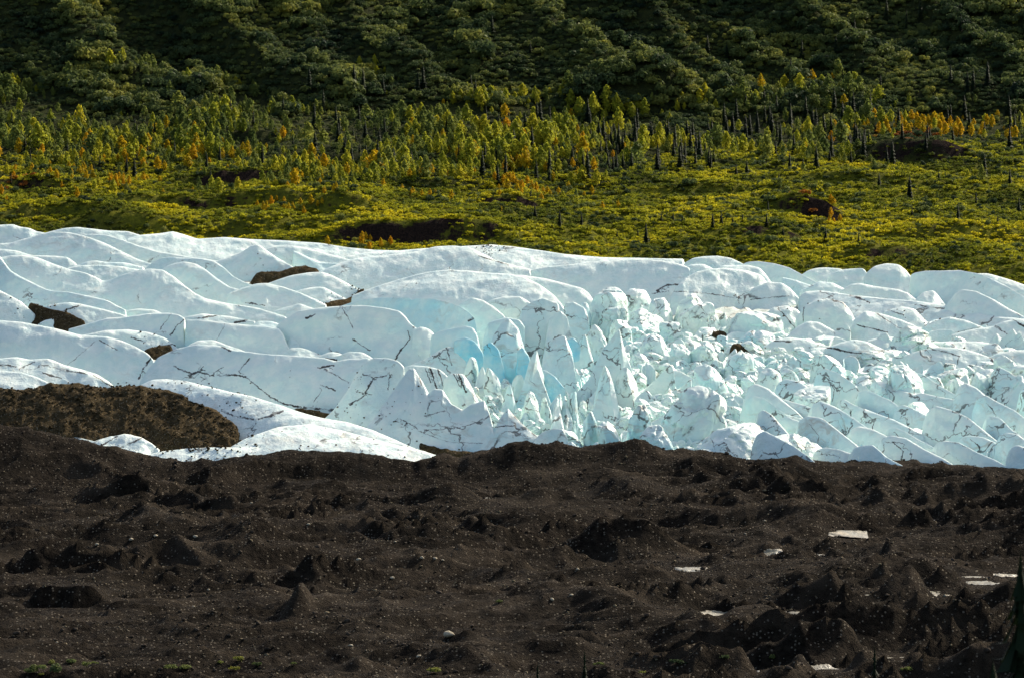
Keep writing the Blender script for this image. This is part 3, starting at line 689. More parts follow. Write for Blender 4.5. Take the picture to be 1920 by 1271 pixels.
 (dict(pts=[(-60, 674), (0, 672), (30, 669), (55, 674), (90, 672), (120, 684), (150, 691), (180, 700), (203, 714), (220, 730)], vf=742, mat='d', slope=36, dirt=[([(0, 684), (25, 686)], 2.5), ([(40, 690), (60, 680)], 2.0), ([(85, 700), (110, 708)], 2.5), ([(130, 695), (160, 700)], 2), ([(180, 706), (205, 722)], 2.2)])),
 (dict(pts=[(-60, 690), (0, 694), (40, 697), (70, 707), (100, 722)], vf=745, mat='d', slope=36)),
 (dict(pts=[(240, 738), (262, 722), (285, 712), (312, 710), (350, 714), (390, 724), (430, 734), (470, 742), (520, 757), (560, 771), (600, 782), (650, 790), (700, 806), (740, 823), (775, 840), (835, 858)], vf=[800, 845, 866], slope=30, rnd=5, mat='d', cvx=0.25,
   dirt=[([(420, 770), (440, 780), (470, 785)], 2.5), ([(490, 783), (525, 772)], 3.5), ([(340, 745), (372, 723)], 1.1)])),
 (dict(pts=[(420, 846), (460, 822), (520, 800), (580, 795), (640, 806), (700, 822), (760, 838), (815, 852)], vf=[862, 868], slope=24, rnd=5, mat='d', cvx=0.2)),
 (dict(pts=[(255, 858), (300, 846), (350, 840), (400, 838), (470, 838), (560, 836), (620, 842)], vf=866, slope=30, mat='d')),
 (dict(pts=[(55, 812), (75, 810), (110, 814), (150, 820), (200, 832), (260, 846)], vf=[832, 862], slope=30, mat='d')),
]
for i, r in enumerate(RIDGES):
    r = dict(r)
    if r.get('mat') == 'd': r['mat'] = M_ICE_DIRTY
    ridge(I, seed=i * 7, **r)

# rubble lying on the ice
DEBRIS = [
 (dict(pts=[(-60, 728), (-10, 728), (20, 732), (60, 728), (95, 720), (140, 722), (200, 727), (246, 724), (275, 727), (310, 734), (345, 746), (378, 763), (410, 776), (434, 790), (446, 806), (444, 826)], vf=[835, 848], slope=30, rnd=4, noise=1.6)),
 (dict(pts=[(460, 521), (478, 512), (505, 510), (522, 511), (545, 502), (570, 499), (590, 502), (616, 512)], vf=523, slope=45)),
 (dict(pts=[(34, 566), (52, 567), (72, 574), (95, 581), (118, 585), (138, 591), (156, 602), (176, 618)], vf=[610, 626], slope=48)),
 (dict(pts=[(58, 606), (68, 594), (85, 590), (100, 596), (110, 604)], vf=614, slope=48)),
 (dict(pts=[(598, 574), (625, 566), (652, 561), (672, 549), (688, 544)], vf=[578, 566], slope=48)),
 (dict(pts=[(655, 560), (668, 550), (676, 544), (688, 542)], vf=562, slope=48)),
 (dict(pts=[(530, 768), (560, 766), (600, 772), (640, 780), (672, 794), (690, 802)], vf=[785, 812], slope=40)),
 (dict(pts=[(705, 812), (730, 814), (755, 822), (790, 830), (830, 842), (880, 848), (930, 846)], vf=[830, 860], slope=40)),
 (dict(pts=[(262, 660), (278, 655), (300, 650), (322, 647), (330, 652)], vf=664, slope=40)),
 (dict(pts=[(1365, 650), (1378, 644), (1395, 648), (1410, 656), (1418, 664)], vf=668, slope=40)),
 (dict(pts=[(1330, 628), (1345, 621), (1360, 624), (1366, 632)], vf=634, slope=40)),
 (dict(pts=[(895, 482), (915, 486), (935, 491)], vf=494, slope=30)),
]
for i, r in enumerate(DEBRIS):
    ridge('debris_band', seed=900 + i * 7, mat=M_DEBRIS, lump=1.0 if i == 0 else .5, taper=.02 if i == 0 else .16, rows=44 if i == 0 else 24, **r)
# ice showing through the debris mound
ridge(I, seed=1300, pts=[(150, 842), (175, 828), (205, 818), (235, 814), (262, 820), (285, 832), (300, 846)], vf=856, slope=34, mat=M_ICE_DIRTY, lump=.35, dirt=[([(180, 840), (215, 820)], 2), ([(225, 840), (262, 822)], 2.2)])
ridge(I, seed=1310, pts=[(-60, 765), (-5, 760), (15, 764), (24, 776)], vf=792, slope=44, mat=M_ICE_DIRTY)

# ------------------------------------------------------------------ seracs
def ico(sub):
    import bmesh
    bm = bmesh.new(); bmesh.ops.create_icosphere(bm, subdivisions=sub, radius=1.0)
    bm.verts.ensure_lookup_table()
    V = np.array([v.co[:] for v in bm.verts]); F = np.array([[v.index for v in f.verts] for f in bm.faces]); bm.free()
    return V / np.linalg.norm(V, axis=1)[:, None], F
ICO = {k: ico(k) for k in (2, 3, 4, 5)}

def rounded_poly(rng, kind, w, d, h, sub=4, p=9, lean=(0, 0), rough=1.0, nose=0.0, facets=9, chips=0.0):
    """a convex block with softened edges: w wide, d deep, h above the ice and h/2 below it"""
    U, F = ICO[sub]
    P = []
    ns = {'wedge': 6, 'dome': 9, 'cone': 7, 'fin': 4, 'slab': 5, 'block': 5}[kind]
    tilt = {'wedge': 14, 'dome': 14, 'cone': 31, 'fin': 16, 'slab': 12, 'block': 10}[kind]
    a0 = rng.uniform(0, 6.28); wa = rng.uniform(-.6, 1.4)
    for i in range(ns):
        a = a0 + 6.283 * (i + rng.uniform(-.22, .22)) / ns
        if kind == 'fin': a = [R(90), R(-90), R(0), R(180)][i] + rng.uniform(-.25, .25)
        t = R(tilt + rng.uniform(-7, 7))
        if kind == 'wedge':
            q = math.cos(a - wa); t = R(10 + 36 * max(0, q) + rng.uniform(-6, 8))
        P.append(((math.cos(a) * math.cos(t), math.sin(a) * math.cos(t), math.sin(t)), 1.0 * rng.uniform(.86, 1.05)))
    tops = {'wedge': 2, 'dome': 3, 'cone': 0, 'fin': 2, 'slab': 1, 'block': 2}[kind]
    for i in range(tops):
        a = rng.uniform(0, 6.28); t = R({'wedge': 58, 'dome': 52, 'fin': 45, 'slab': 84, 'block': 66}[kind] + rng.uniform(-10, 10))
        if kind == 'fin': a = [0, math.pi][i] + rng.uniform(-.4, .4)
        P.append(((math.cos(a) * math.cos(t), math.sin(a) * math.cos(t), math.sin(t)), rng.uniform(.84, 1.0)))
    if kind != 'cone': P.append(((rng.uniform(-.12, .12), rng.uniform(-.12, .12), 1), 1.0))
    else: P.append(((0, 0, 1), 1.75))
    P.append(((0, 0, -1), 0.9))
    g = np.zeros(len(U))
    for nrm, hh in P:
        nrm = np.array(nrm); nrm = nrm / np.linalg.norm(nrm)
        g += np.clip(U @ nrm / hh, 0, None) ** p
    for _ in range(facets):
        nrm = rng.normal(size=3); nrm[2] = abs(nrm[2]) * .8; nrm /= np.linalg.norm(nrm)
        r0 = sum(max(0.0, float(np.dot(nrm, np.array(q) / np.linalg.norm(q)) / hh)) ** p for q, hh in P) ** (-1 / p)
        g += np.clip(U @ nrm / (r0 * rng.uniform(.80, .97)), 0, None) ** p
    V = U * (g ** (-1 / p))[:, None]
    top, bot = V[:, 2].max(), V[:, 2].min()
    zz = (V[:, 2] - bot) / (top - bot)
    V = np.stack([V[:, 0] / np.ptp(V[:, 0]) * w, V[:, 1] / np.ptp(V[:, 1]) * d, zz * h * 1.5 - h * .5], -1)
    V[:, 0] += lean[0] * np.clip(V[:, 2], 0, None); V[:, 1] += lean[1] * np.clip(V[:, 2], 0, None)
    if nose: V[:, 2] = np.where(V[:, 2] > 0, V[:, 2] * (1 - nose * np.clip(.5 - V[:, 1] / d, 0, 1)), V[:, 2])
    s = (w + h) / 2; sd = int(rng.integers(1e6))
    a = s * .33
    n1 = np.stack([fbm(V[:, 0] / a, V[:, 1] / a, V[:, 2] / a + 3.3, 3, sd + k) for k in range(3)], -1)
    b = s * .09
    n2 = fbm(V[:, 0] / b, V[:, 1] / b, V[:, 2] / b + 1.7, 3, sd + 7, ridged=True)
    nrm = U
    V = V + n1 * s * .035 * rough + U * (n2 * s * .016 * rough)[:, None]
    if chips > 0:
        # the block is shattered: pieces between old fractures stand proud or have fallen back
        m = int(rng.integers(16, 34)); S = np.array([w, d, h])
        Q = rng.uniform(-.6, .6, (m, 3)) * S * np.array([1, 1, 1.1]) + np.array([0, 0, h * .45])
        W_ = V + s * .10 * np.stack([fbm(V[:, 0] / (s * .2), V[:, 1] / (s * .2), V[:, 2] / (s * .2) + 9.1, 2, sd + 40 + k) for k in range(3)], -1)
        ds = np.sqrt((((W_[:, None, :] - Q[None]) / S) ** 2).sum(-1)); i1 = ds.argmin(1)
        so = np.partition(ds, 1, axis=1); gap = so[:, 1] - so[:, 0]
        amp = rng.uniform(-1, 1, m) * chips; amp[rng.random(m) < .25] *= 1.8
        groove = np.clip(1 - gap / .045, 0, 1)
        cv_ = (V - np.array([0, 0, h * .3])); cv_ /= np.linalg.norm(cv_, axis=1)[:, None]
        V = V + cv_ * ((amp[i1] * sstep(0, .05, gap) - .55 * chips * groove) * s)[:, None]
        rounded_poly.dirt = np.clip(1 - gap / .030, 0, 1) * (fbm(V[:, 0] / (s * .3), V[:, 1] / (s * .3), V[:, 2] / (s * .3) + 2.2, 2, sd + 50) > .12)
    else: rounded_poly.dirt = np.zeros(len(V))
    return V, F

SERACS = [  # u, top row, foot row, width px, kind, lean, blueness
 (1015, 556, 655, 88, 'dome', (0, 0), .10), (1046, 583, 660, 44, 'dome', (.05, 0), .15), (1045, 626, 745, 66, 'dome', (.02, 0), .18), (946, 600, 722, 58, 'dome', (.05, 0), .22), (941, 628, 718, 46, 'dome', (0, 0), .15),
 (1001, 656, 762, 50, 'cone', (0, 0), .10), (1135, 620, 745, 92, 'cone', (.17, 0), .12), (1137, 686, 795, 52, 'cone', (.0, 0), .08), (1092, 622, 705, 40, 'cone', (.05, 0), .10), (1122, 612, 662, 40, 'block', (0, 0), .1),
 (1078, 562, 622, 50, 'block', (0, 0), .2), (1090, 568, 612, 30, 'dome', (0, 0), .25), (1142, 545, 608, 78, 'slab', (.1, 0), .05), (1190, 544, 596, 92, 'slab', (0, 0), .12), (1152, 573, 612, 56, 'dome', (0, 0), .15),
 (1236, 563, 614, 60, 'dome', (0, 0), .18), (1300, 558, 612, 78, 'slab', (0, 0), .10), (1311, 571, 624, 82, 'block', (0, 0), .08), (1418, 589, 634, 116, 'slab', (0, 0), .02), (1229, 628, 670, 52, 'block', (0, 0), .15),
 (1212, 584, 624, 70, 'dome', (0, 0), .05), (1275, 646, 682, 50, 'block', (0, 0), .15), (1318, 644, 682, 58, 'dome', (0, 0), .12), (1222, 682, 738, 54, 'fin', (.3, 0), .10), (1336, 687, 748, 74, 'block', (0, 0), .12),
 (1440, 692, 750, 78, 'block', (0, 0), .08), (1285, 736, 836, 130, 'dome', (.25, 0), .04), (1330, 738, 832, 44, 'dome', (0, 0), .12), (1552, 670, 718, 72, 'dome', (0, 0), .05), (1700, 691, 770, 76, 'block', (0, 0), .08),
 (1650, 712, 770, 52, 'block', (0, 0), .15), (1800, 708, 765, 66, 'block', (0, 0), .05), (1843, 703, 765, 62, 'block', (0, 0), .05), (1845, 732, 800, 62, 'dome', (0, 0), .22), (1518, 726, 790, 72, 'block', (0, 0), .05),
 (1570, 706, 760, 60, 'dome', (0, 0), .02), (1550, 760, 850, 64, 'dome', (-.1, 0), .10), (1625, 788, 862, 76, 'dome', (-.15, 0), .14), (1680, 750, 850, 74, 'dome', (-.12, 0), .08), (1715, 820, 872, 70, 'dome', (-.1, 0), .08), (1745, 764, 862, 72, 'dome', (-.2, 0), .05), (1765, 815, 878, 56, 'dome', (-.1, 0), .05),
 (1828, 768, 880, 74, 'dome', (-.2, 0), .08), (1870, 800, 885, 66, 'dome', (-.15, 0), .12), (1905, 755, 860, 60, 'dome', (-.1, 0), .14), (1905, 705, 770, 60, 'block', (0, 0), .15), (1740, 746, 800, 50, 'dome', (0, 0), .25), (1790, 748, 800, 50, 'dome', (0, 0), .2),
 (1480, 690, 725, 50, 'dome', (0, 0), .08), (1385, 660, 700, 56, 'block', (0, 0), .06), (1060, 740, 812, 26, 'cone', (0, 0), .1), (1044, 742, 815, 22, 'cone', (0, 0), .1), (1075, 735, 810, 24, 'dome', (0, 0), .15), (1000, 735, 790, 32, 'block', (0, 0), .12), (1023, 745, 785, 26, 'block', (0, 0), .2),
 (975, 700, 750, 34, 'dome', (0, 0), .1), (925, 690, 745, 34, 'dome', (0, 0), .2), (955, 720, 775, 26, 'cone', (0, 0), .2), (905, 685, 735, 26, 'cone', (0, 0), .15), (885, 670, 715, 30, 'dome', (0, 0), .1), (1165, 600, 640, 44, 'block', (0, 0), .05), (1260, 600, 640, 50, 'block', (0, 0), .05),
 (1110, 770, 840, 40, 'block', (.1, 0), .1), (1150, 790, 845, 44, 'block', (0, 0), .08), (1205, 760, 840, 60, 'dome', (0, 0), .04), (1180, 690, 750, 40, 'block', (0, 0), .06), (1235, 800, 850, 70, 'dome', (0, 0), .03), (1030, 800, 845, 60, 'block', (.2, 0), .05), (1400, 800, 862, 130, 'dome', (0, 0), .0), (1480, 815, 872, 140, 'dome', (0, 0), .02),
]
ARCH = {
 'dome': [(0, 0), (.05, .42), (.15, .78), (.35, .97), (.55, 1), (.8, .84), (.93, .48), (1, 0)],
 'cone': [(0, 0), (.18, .28), (.36, .72), (.45, .96), (.54, 1), (.64, .78), (.82, .38), (1, 0)],
 'slab': [(0, 0), (.06, .66), (.15, .92), (.5, 1), (.85, .92), (.95, .66), (1, 0)],
 'block': [(0, 0), (.06, .55), (.22, .88), (.5, 1), (.8, .78), (.95, .5), (1, 0)],
 'fin': [(0, 0), (.25, .22), (.5, .5), (.72, .85), (.82, 1), (.9, .95), (.96, .5), (1, 0)],
 'wedge': [(0, 0), (.06, .5), (.16, .9), (.26, 1), (.45, .82), (.7, .45), (1, 0)],
 'peaks': [(0, 0), (.12, .6), (.22, .85), (.32, .55), (.42, .75), (.55, 1), (.68, .7), (.76, .82), (.9, .4), (1, 0)]}
def serac(rng, kind, u, vt, vf, w, lean=0.0, blue_tint=0.0, seed=0, rows=22, **kw):
    """one block of the icefall: a crest that rises and falls, a steep face and a back"""
    h = vf - vt
    pr = np.array(ARCH[kind])
    if rng.random() < .5 and kind not in ('fin',): pr = np.stack([1 - pr[::-1, 0], pr[::-1, 1]], -1)
    x = pr[:, 0] + rng.uniform(-.04, .04, len(pr)); x[0], x[-1] = 0, 1
    y = pr[:, 1] * rng.uniform(.92, 1.04, len(pr))
    pts = [(u + (a - .5) * w + lean * b * h, vf - b * h) for a, b in zip(np.sort(x), y)]
    return ridge('serac', pts, vf, slope=kw.pop('slope', rng.uniform(58, 70)), back=rng.uniform(38, 58), rnd=rng.uniform(.35, .9), yaw=rng.uniform(-22, 28), cvx=rng.uniform(-.1, .35), noise=rng.uniform(.35, .6),
                 smooth=rng.uniform(.7, 1.5), step=max(1.3, w / 34), rows=rows, seed=seed, mat=M_ICE_SERAC, blue_tint=blue_tint, planar=.45, jag=rng.choice([0, 0, .25, .5]), back_rows=8, **kw)

def block(rng, kind, u, vt, vf, w, lean=0.0, blue_tint=0.0, tilt=8.0, me=None, stretch=None):
    """one fractured block, leaning as it came to rest"""
    D = float(Dsurf(vf)); mpp = D / FPX; W = w * mpp; H = (vf - vt) * mpp
    dep = W * (stretch or rng.uniform(.7, 1.6))
    D += dep * .4
    if me is None:
        V, F = rounded_poly(rng, kind, W, dep, H * 1.08, 5 if w > 56 else 4, p=rng.uniform(18, 44), lean=(lean, 0), facets=12, rough=.9, chips=.032)
        me = mesh_np('serac', V, F); me.set_sharp_from_angle(angle=R(24)); attr(me, 'blue_tint', np.full(len(V), blue_tint)); attr(me, 'dirt', rounded_poly.dirt); me.materials.append(M_ICE_SERAC); sc = (1, 1, 1)
    else: sc = (W, dep, H)
    x = (u - 960) * mpp
    o = link('serac', me, None, glacier, loc=Vector((x, D, float(zs(D)) - 1.0)) - Vector(GLOC))
    o.scale = sc
    o.rotation_euler = (R(rng.uniform(-tilt, tilt)), R(rng.uniform(-tilt, tilt)), rng.uniform(-.5, .5))
    return o

srng = np.random.default_rng(77)
taken = []; FINS = []
for i, (u, vt, vf, w, kind, lean, blue_tint) in enumerate(SERACS):
    if u > 1530 and vf > 795: continue
    if kind in ('cone', 'fin') or (u < 1100 and w > 40):
        w = w * (1.35 if kind == 'cone' else 1.12)
        serac(srng, kind, u, vt, vf, w, lean[0], blue_tint * .7, 2000 + i * 11, 30)
    else:
        block(srng, kind if srng.random() < .6 else 'wedge', u, vt, vf, w * 1.12, lean[0], blue_tint * .5, 13)
    taken.append((u, (vt + vf) / 2, w * .5, (vf - vt) * .5))
nfin = 0
for _ in range(900):
    if nfin >= 34: break
    u = srng.uniform(1440, 1945); vf = srng.uniform(752, 884)
    if vf - 26 > np.interp(u, CREST[:, 0], CREST[:, 1]): continue
    w = srng.uniform(80, 165); h = srng.uniform(34, 66)
    if any(abs(u - a) < 42 and abs(vf - b) < 20 for a, b in FINS): continue
    FINS.append((u, vf)); nfin += 1
    x0, y0 = u - w * .45, vf - 4
    pts = [(x0 - 6, y0 + 6), (x0, y0 - h * .55), (x0 + w * .06, y0 - h * .88), (x0 + w * .16, y0 - h), (x0 + w * .34, y0 - h * .84 + srng.normal(0, 3)), (x0 + w * .55, y0 - h * .52 + srng.normal(0, 3)), (x0 + w * .78, y0 - h * .12), (x0 + w, y0 + h * .35)]
    ridge('serac', pts, [vf, vf + h * .22, vf + h * .48], slope=srng.uniform(55, 66), back=srng.uniform(40, 56), rnd=srng.uniform(.6, 1.4), yaw=srng.uniform(-30, 5), cvx=srng.uniform(.1, .5), noise=srng.uniform(.6, 1.0), smooth=1.3,
          step=2.2, rows=24, seed=6000 + nfin * 11, mat=M_ICE_SERAC, blue_tint=srng.choice([0, 0, .06, .14]), planar=.6, jag=srng.uniform(.3, .9), back_rows=9,
          dirt=[([(x0 + w * .2, y0 - h * .7), (x0 + w * .3, y0 - h * .4), (x0 + w * .28, y0 - h * .1)], 1.2)] if srng.random() < .5 else None)
STOCK = []
for i in range(34):
    kind = ['wedge', 'block', 'wedge', 'dome', 'wedge', 'slab', 'block', 'wedge'][i % 8]
    V, F = rounded_poly(srng, kind, 1.0, 1.0, 1.0, 5, p=srng.uniform(18, 50), lean=(srng.uniform(-.3, .3), 0), rough=1.2, facets=14, chips=.048)
    me = mesh_np('serac', V, F); me.set_sharp_from_angle(angle=R(24)); attr(me, 'blue_tint', np.full(len(V), srng.choice([0, 0, 0, .06, .15]))); attr(me, 'dirt', rounded_poly.dirt); me.materials.append(M_ICE_SERAC); STOCK.append(me)
FIELD = [  # region (u0,u1,v0,v1), count, width px, height/width
 (1150, 1500, 606, 705, 105, (22, 56), (.35, .7)), (1190, 1480, 690, 800, 56, (28, 80), (.38, .75)), (1440, 1940, 655, 765, 84, (28, 84), (.32, .62)), (1450, 1940, 755, 880, 44, (26, 60), (.4, .75)),
 (870, 1120, 690, 805, 50, (16, 42), (.6, 1.2)), (1000, 1300, 770, 850, 52, (20, 60), (.45, .9)), (1300, 1500, 800, 868, 24, (40, 110), (.22, .42)), (1500, 1940, 615, 668, 34, (36, 80), (.22, .4))]
j = 0
for (u0, u1, v0, v1, cnt, wr, hr) in FIELD:
    n = tries = 0
    while n < cnt and tries < cnt * 40:
        tries += 1
        u = srng.uniform(u0, u1); vf = srng.uniform(v0, v1); w = wr[0] + (wr[1] - wr[0]) * srng.random() ** 1.7; h = w * srng.uniform(*hr)
        if vf - h * .4 > np.interp(u, CREST[:, 0], CREST[:, 1]) + 10: continue
        cy = vf - h * .5
        if any(abs(u - a) < (w * .5 + c) * .5 and abs(cy - b) < (h * .5 + d) * .55 for a, b, c, d in taken): continue
        taken.append((u, cy, w * .5, h * .5)); n += 1; j += 1
        low = u > 1500 and vf > 760
        if srng.random() < .3:
            serac(srng, ['block', 'wedge', 'fin', 'peaks'][int(srng.integers(4))], u, vf - h, vf, w, srng.uniform(-.45, .1) if low else srng.uniform(-.3, .35), srng.choice([0, 0, 0, .08, .18]), 4000 + j * 11, 18)
        else:
            block(srng, None, u, vf - h, vf, w * 1.1, tilt=17, me=STOCK[int(srng.integers(34))], stretch=srng.uniform(1.3, 2.4) if low else None)
print('seracs', j)

CHUNKS = []
for i in range(10):
    V, F = rounded_poly(srng, ['wedge', 'block', 'dome'][i % 3], 1.0, 1.1, .8, 3, p=12, rough=1.4)
    me = mesh_np('ice_chunk', V, F); me.materials.append(M_ICE_SERAC); CHUNKS.append(me)

# ------------------------------------------------------------------ plants
def quads(C, N, S, rng, asp=1.0, up=0.0):
    """leaf sprays: four-cornered bent cards at C facing N, of size S"""
    n = len(C)
    N = N / np.linalg.norm(N, axis=1)[:, None]
    t = rng.normal(size=(n, 3)); t[:, 2] += up
    T = np.cross(N, t); T /= np.linalg.norm(T, axis=1)[:, None]
    B = np.cross(N, T)
    S = np.asarray(S)[:, None]
    j = lambda: rng.uniform(.65, 1.25, (n, 1))
    V = np.stack([C - T * S * j() - B * S * asp * .2, C - B * S * asp * j() + N * S * .2, C + T * S * j() + B * S * .15, C + B * S * asp * j() - N * S * .15], 1).reshape(-1, 3)
    return V, np.arange(4 * n).reshape(n, 4)

def spruce_meshes(rng, h=10.0, w=2.3, layers=22, per=9, droop=.5, ragged=0.0, slim=.42):
    V, F = [], []
    for i in range(layers):
        t = i / (layers - 1)
        z = h * (.06 + .90 * t)
        r = w * .5 * ((1 - t) ** .8 + .05) * rng.uniform(.75 - ragged * .6, 1.15 + ragged * .3)
        for k in range(per):
            a = 6.283 * (k + rng.uniform(-.3, .3)) / per + i * 1.3
            rr = r * rng.uniform(.65 - ragged * .5, 1.15 + ragged * .2); c, s = math.cos(a), math.sin(a)
            wd = rr * slim + .02; zd = rr * droop * rng.uniform(.6, 1.3)
            b = len(V)
            V += [(0, 0, z + h * .035), (c * rr * .6 - s * wd, s * rr * .6 + c * wd, z - zd * .75), (c * rr, s * rr, z - zd * rng.uniform(.7, 1)), (c * rr * .6 + s * wd, s * rr * .6 - c * wd, z - zd * .75)]
            F += [(b, b + 1, b + 2, b + 3)]
    b = len(V)
    V += [(.05, 0, h * .93), (-.05, .05, h * .93), (0, -.05, h * .93), (0, 0, h)]
    F += [(b, b + 1, b + 3, b + 3)]
    F[-1] = (b, b + 1, b + 2, b + 3)
    crown = mesh_np('crown', np.array(V), np.array(F), False); crown.materials.append(M_SPRUCE)
    return crown, trunk_mesh(rng, h * .95, .011 * h)

def trunk_mesh(rng, h, r, limbs=0, spread=0.0):
    V, F = [], []
    def tube(p0, p1, r0, r1, k=6):
        b = len(V); p0, p1 = np.array(p0, float), np.array(p1, float)
        d = p1 - p0; d /= np.linalg.norm(d); s = np.cross(d, (0.3, .9, .1)); s /= np.linalg.norm(s); q = np.cross(d, s)
        for p, rr in ((p0, r0), (p1, r1)):
            for i in range(k):
                a = 6.283 * i / k; V.append(p + (s * math.cos(a) + q * math.sin(a)) * rr)
        for i in range(k): F.append((b + i, b + (i + 1) % k, b + k + (i + 1) % k, b + k + i))
    mid = (rng.uniform(-.02, .02) * h, rng.uniform(-.02, .02) * h, h * .5)
    tube((0, 0, -.5), mid, r, r * .6); tube(mid, (0, 0, h), r * .6, r * .12)
    for i in range(limbs):
        t = rng.uniform(.2, .75); a = rng.uniform(0, 6.28); L = spread * rng.uniform(.6, 1)
        tube((mid[0] * t, mid[1] * t, h * t), (math.cos(a) * L, math.sin(a) * L, h * t + L * 1.3), r * .4, r * .1, 4)
    me = mesh_np('trunk', np.array(V), np.array(F)); me.materials.append(M_BARK)
    return me

def poplar_meshes(rng, mat, h=10.0, w=3.2, n=300):
    t = rng.beta(1.7, 1.5, n); z = h * (.10 + .90 * t)
    prof = np.clip(np.sin(np.pi * np.clip(t * .93 + .07, 0, 1)) ** .7 * (1.1 - .45 * t), .04, None)
    a = rng.uniform(0, 6.28, n); lob = 1 + .28 * np.sin(a * 3 + t * 9 + rng.uniform(0, 6)) + .2 * np.sin(t * 23 + a)
    rr = w * .5 * prof * lob * np.sqrt(rng.uniform(.12, 1, n))
    C = np.stack([np.cos(a) * rr, np.sin(a) * rr, z], -1)
    N = np.stack([np.cos(a), np.sin(a), rng.uniform(-.2, .9, n)], -1) + rng.normal(0, .5, (n, 3))
    V, F = quads(C, N, rng.uniform(.20, .44, n) * (w / 3.2) ** .7, rng, 1.5, 1.2)
    me = mesh_np('crown', V, F, False); me.materials.append(mat)
    return me, trunk_mesh(rng, h * .9, .016 * h, 5, w * .3)

def shrub_mesh(rng, mat, r=3.0, h=3.6, n=300, lobes=6, leaf=(.22, .5)):
    V = []
    L = [(rng.uniform(-.55, .55) * r, rng.uniform(-.55, .55) * r, rng.uniform(.35, .62) * h, rng.uniform(.35, .58) * r) for _ in range(lobes)]
    idx = rng.integers(0, lobes, n)
    d = rng.normal(size=(n, 3)); d[:, 2] = np.abs(d[:, 2]) * 1.0 - .25; d /= np.linalg.norm(d, axis=1)[:, None]
    c = np.array(L)
    rad = c[idx, 3] * rng.uniform(.72, 1.06, n)
    C = c[idx, :3] + d * rad[:, None] * np.array([1, 1, .8 * h / r])
    C[:, 2] = np.maximum(C[:, 2], .05)
    V, F = quads(C, d + rng.normal(0, .45, (n, 3)), rng.uniform(*leaf, n), rng, 1.0)
    me = mesh_np('shrub', V, F, False); me.materials.append(mat)
    return me

prng = np.random.default_rng(5)
SPRUCES = [spruce_meshes(prng, 10, prng.uniform(2.2, 3.3)) for _ in range(7)]
POP_G = [poplar_meshes(prng, M_POPLAR_G, 10, prng.uniform(4.0, 6.0)) for _ in range(6)]
POP_M = [poplar_meshes(prng, M_POPLAR_M, 10, prng.uniform(4.0, 6.0)) for _ in range(5)]
POP_Y = [poplar_meshes(prng, M_POPLAR_Y, 10, prng.uniform(4.0, 6.0)) for _ in range(4)]
ALDERS = [shrub_mesh(prng, M_ALDER, 3.0, prng.uniform(3.2, 4.6), 330, int(prng.integers(5, 9))) for _ in range(8)]
HEATHS = [shrub_mesh(prng, M_HEATH, 1.5, prng.uniform(.9, 1.4), 70, 4, (.14, .34)) for _ in range(6)]
REDS = [shrub_mesh(prng, M_RED, 1.8, 1.8, 120, 4, (.16, .36)) for _ in range(3)]

_stuff_n = [0]
def stuff(name, protos, P, rot, scl, idx, label, cat):
    """one object that spreads many small plants or stones over the ground"""
    col = bpy.data.collections.new(name + '_kinds')
    for k, me in enumerate(protos):
        o = bpy.data.objects.new('%s_kind_%02d' % (name, k), me); col.objects.link(o)
    P = np.asarray(P, np.float32)
    me = bpy.data.meshes.new(name); me.vertices.add(len(P)); me.vertices.foreach_set('co', P.ravel())
    attr(me, 'rot', rot); attr(me, 'scl', scl)
    a = me.attributes.new('idx', 'INT', 'POINT'); a.data.foreach_set('value', np.asarray(idx, np.int32))
    ng = bpy.data.node_groups.new(name, 'GeometryNodeTree')
    ng.interface.new_socket('Geometry', in_out='INPUT', socket_type='NodeSocketGeometry'); ng.interface.new_socket('Geometry', in_out='OUTPUT', socket_type='NodeSocketGeometry')
    N, L = ng.nodes, ng.links
    gi, go = N.new('NodeGroupInput'), N.new('NodeGroupOutput')
    ci = N.new('GeometryNodeCollectionInfo'); ci.inputs[0].default_value = col; ci.inputs[1].default_value = True; ci.inputs[2].default_value = True
    ip = N.new('GeometryNodeInstanceOnPoints'); ip.inputs['Pick Instance'].default_value = True
    def na(nm, t):
        n = N.new('GeometryNodeInputNamedAttribute'); n.data_type = t; n.inputs[0].default_value = nm; return n.outputs[0]
    L.new(gi.outputs[0], ip.inputs['Points']); L.new(ci.outputs[0], ip.inputs['Instance']); L.new(na('idx', 'INT'), ip.inputs['Instance Index'])
    cx = N.new('ShaderNodeCombineXYZ'); L.new(na('rot', 'FLOAT'), cx.inputs[2])
    er = N.new('FunctionNodeEulerToRotation'); L.new(cx.outputs[0], er.inputs[0]); L.new(er.outputs[0], ip.inputs['Rotation'])
    L.new(na('scl', 'FLOAT'), ip.inputs['Scale']); L.new(ip.outputs[0], go.inputs[0])
    o = link(name, me)
    md = o.modifiers.new('spread', 'NODES'); md.node_group = ng
    return tag(o, label, cat, kind='stuff')

n = 3400
Dq = np.sqrt(prng.uniform(1790 ** 2, 2150 ** 2, n)); uq = prng.uniform(865, 1990, n); xq = (uq - 960) * Dq / FPX
zq = ice_bed_z(xq, Dq); vq = project(np.stack([xq, Dq, zq], -1))[1]
ok = (vq > np.interp(uq, [865, 1000, 1150, 1500, 1990], [680, 640, 600, 610, 640]))
xq, Dq, zq = xq[ok], Dq[ok], zq[ok]
rub = stuff('ice_rubble', CHUNKS, np.stack([xq, Dq, zq - .2], -1) - GLOC, prng.uniform(0, 6.28, len(xq)), np.clip(prng.lognormal(.55, .45, len(xq)), .7, 4.2), prng.integers(0, 10, len(xq)), None, None)
rub.parent = glacier

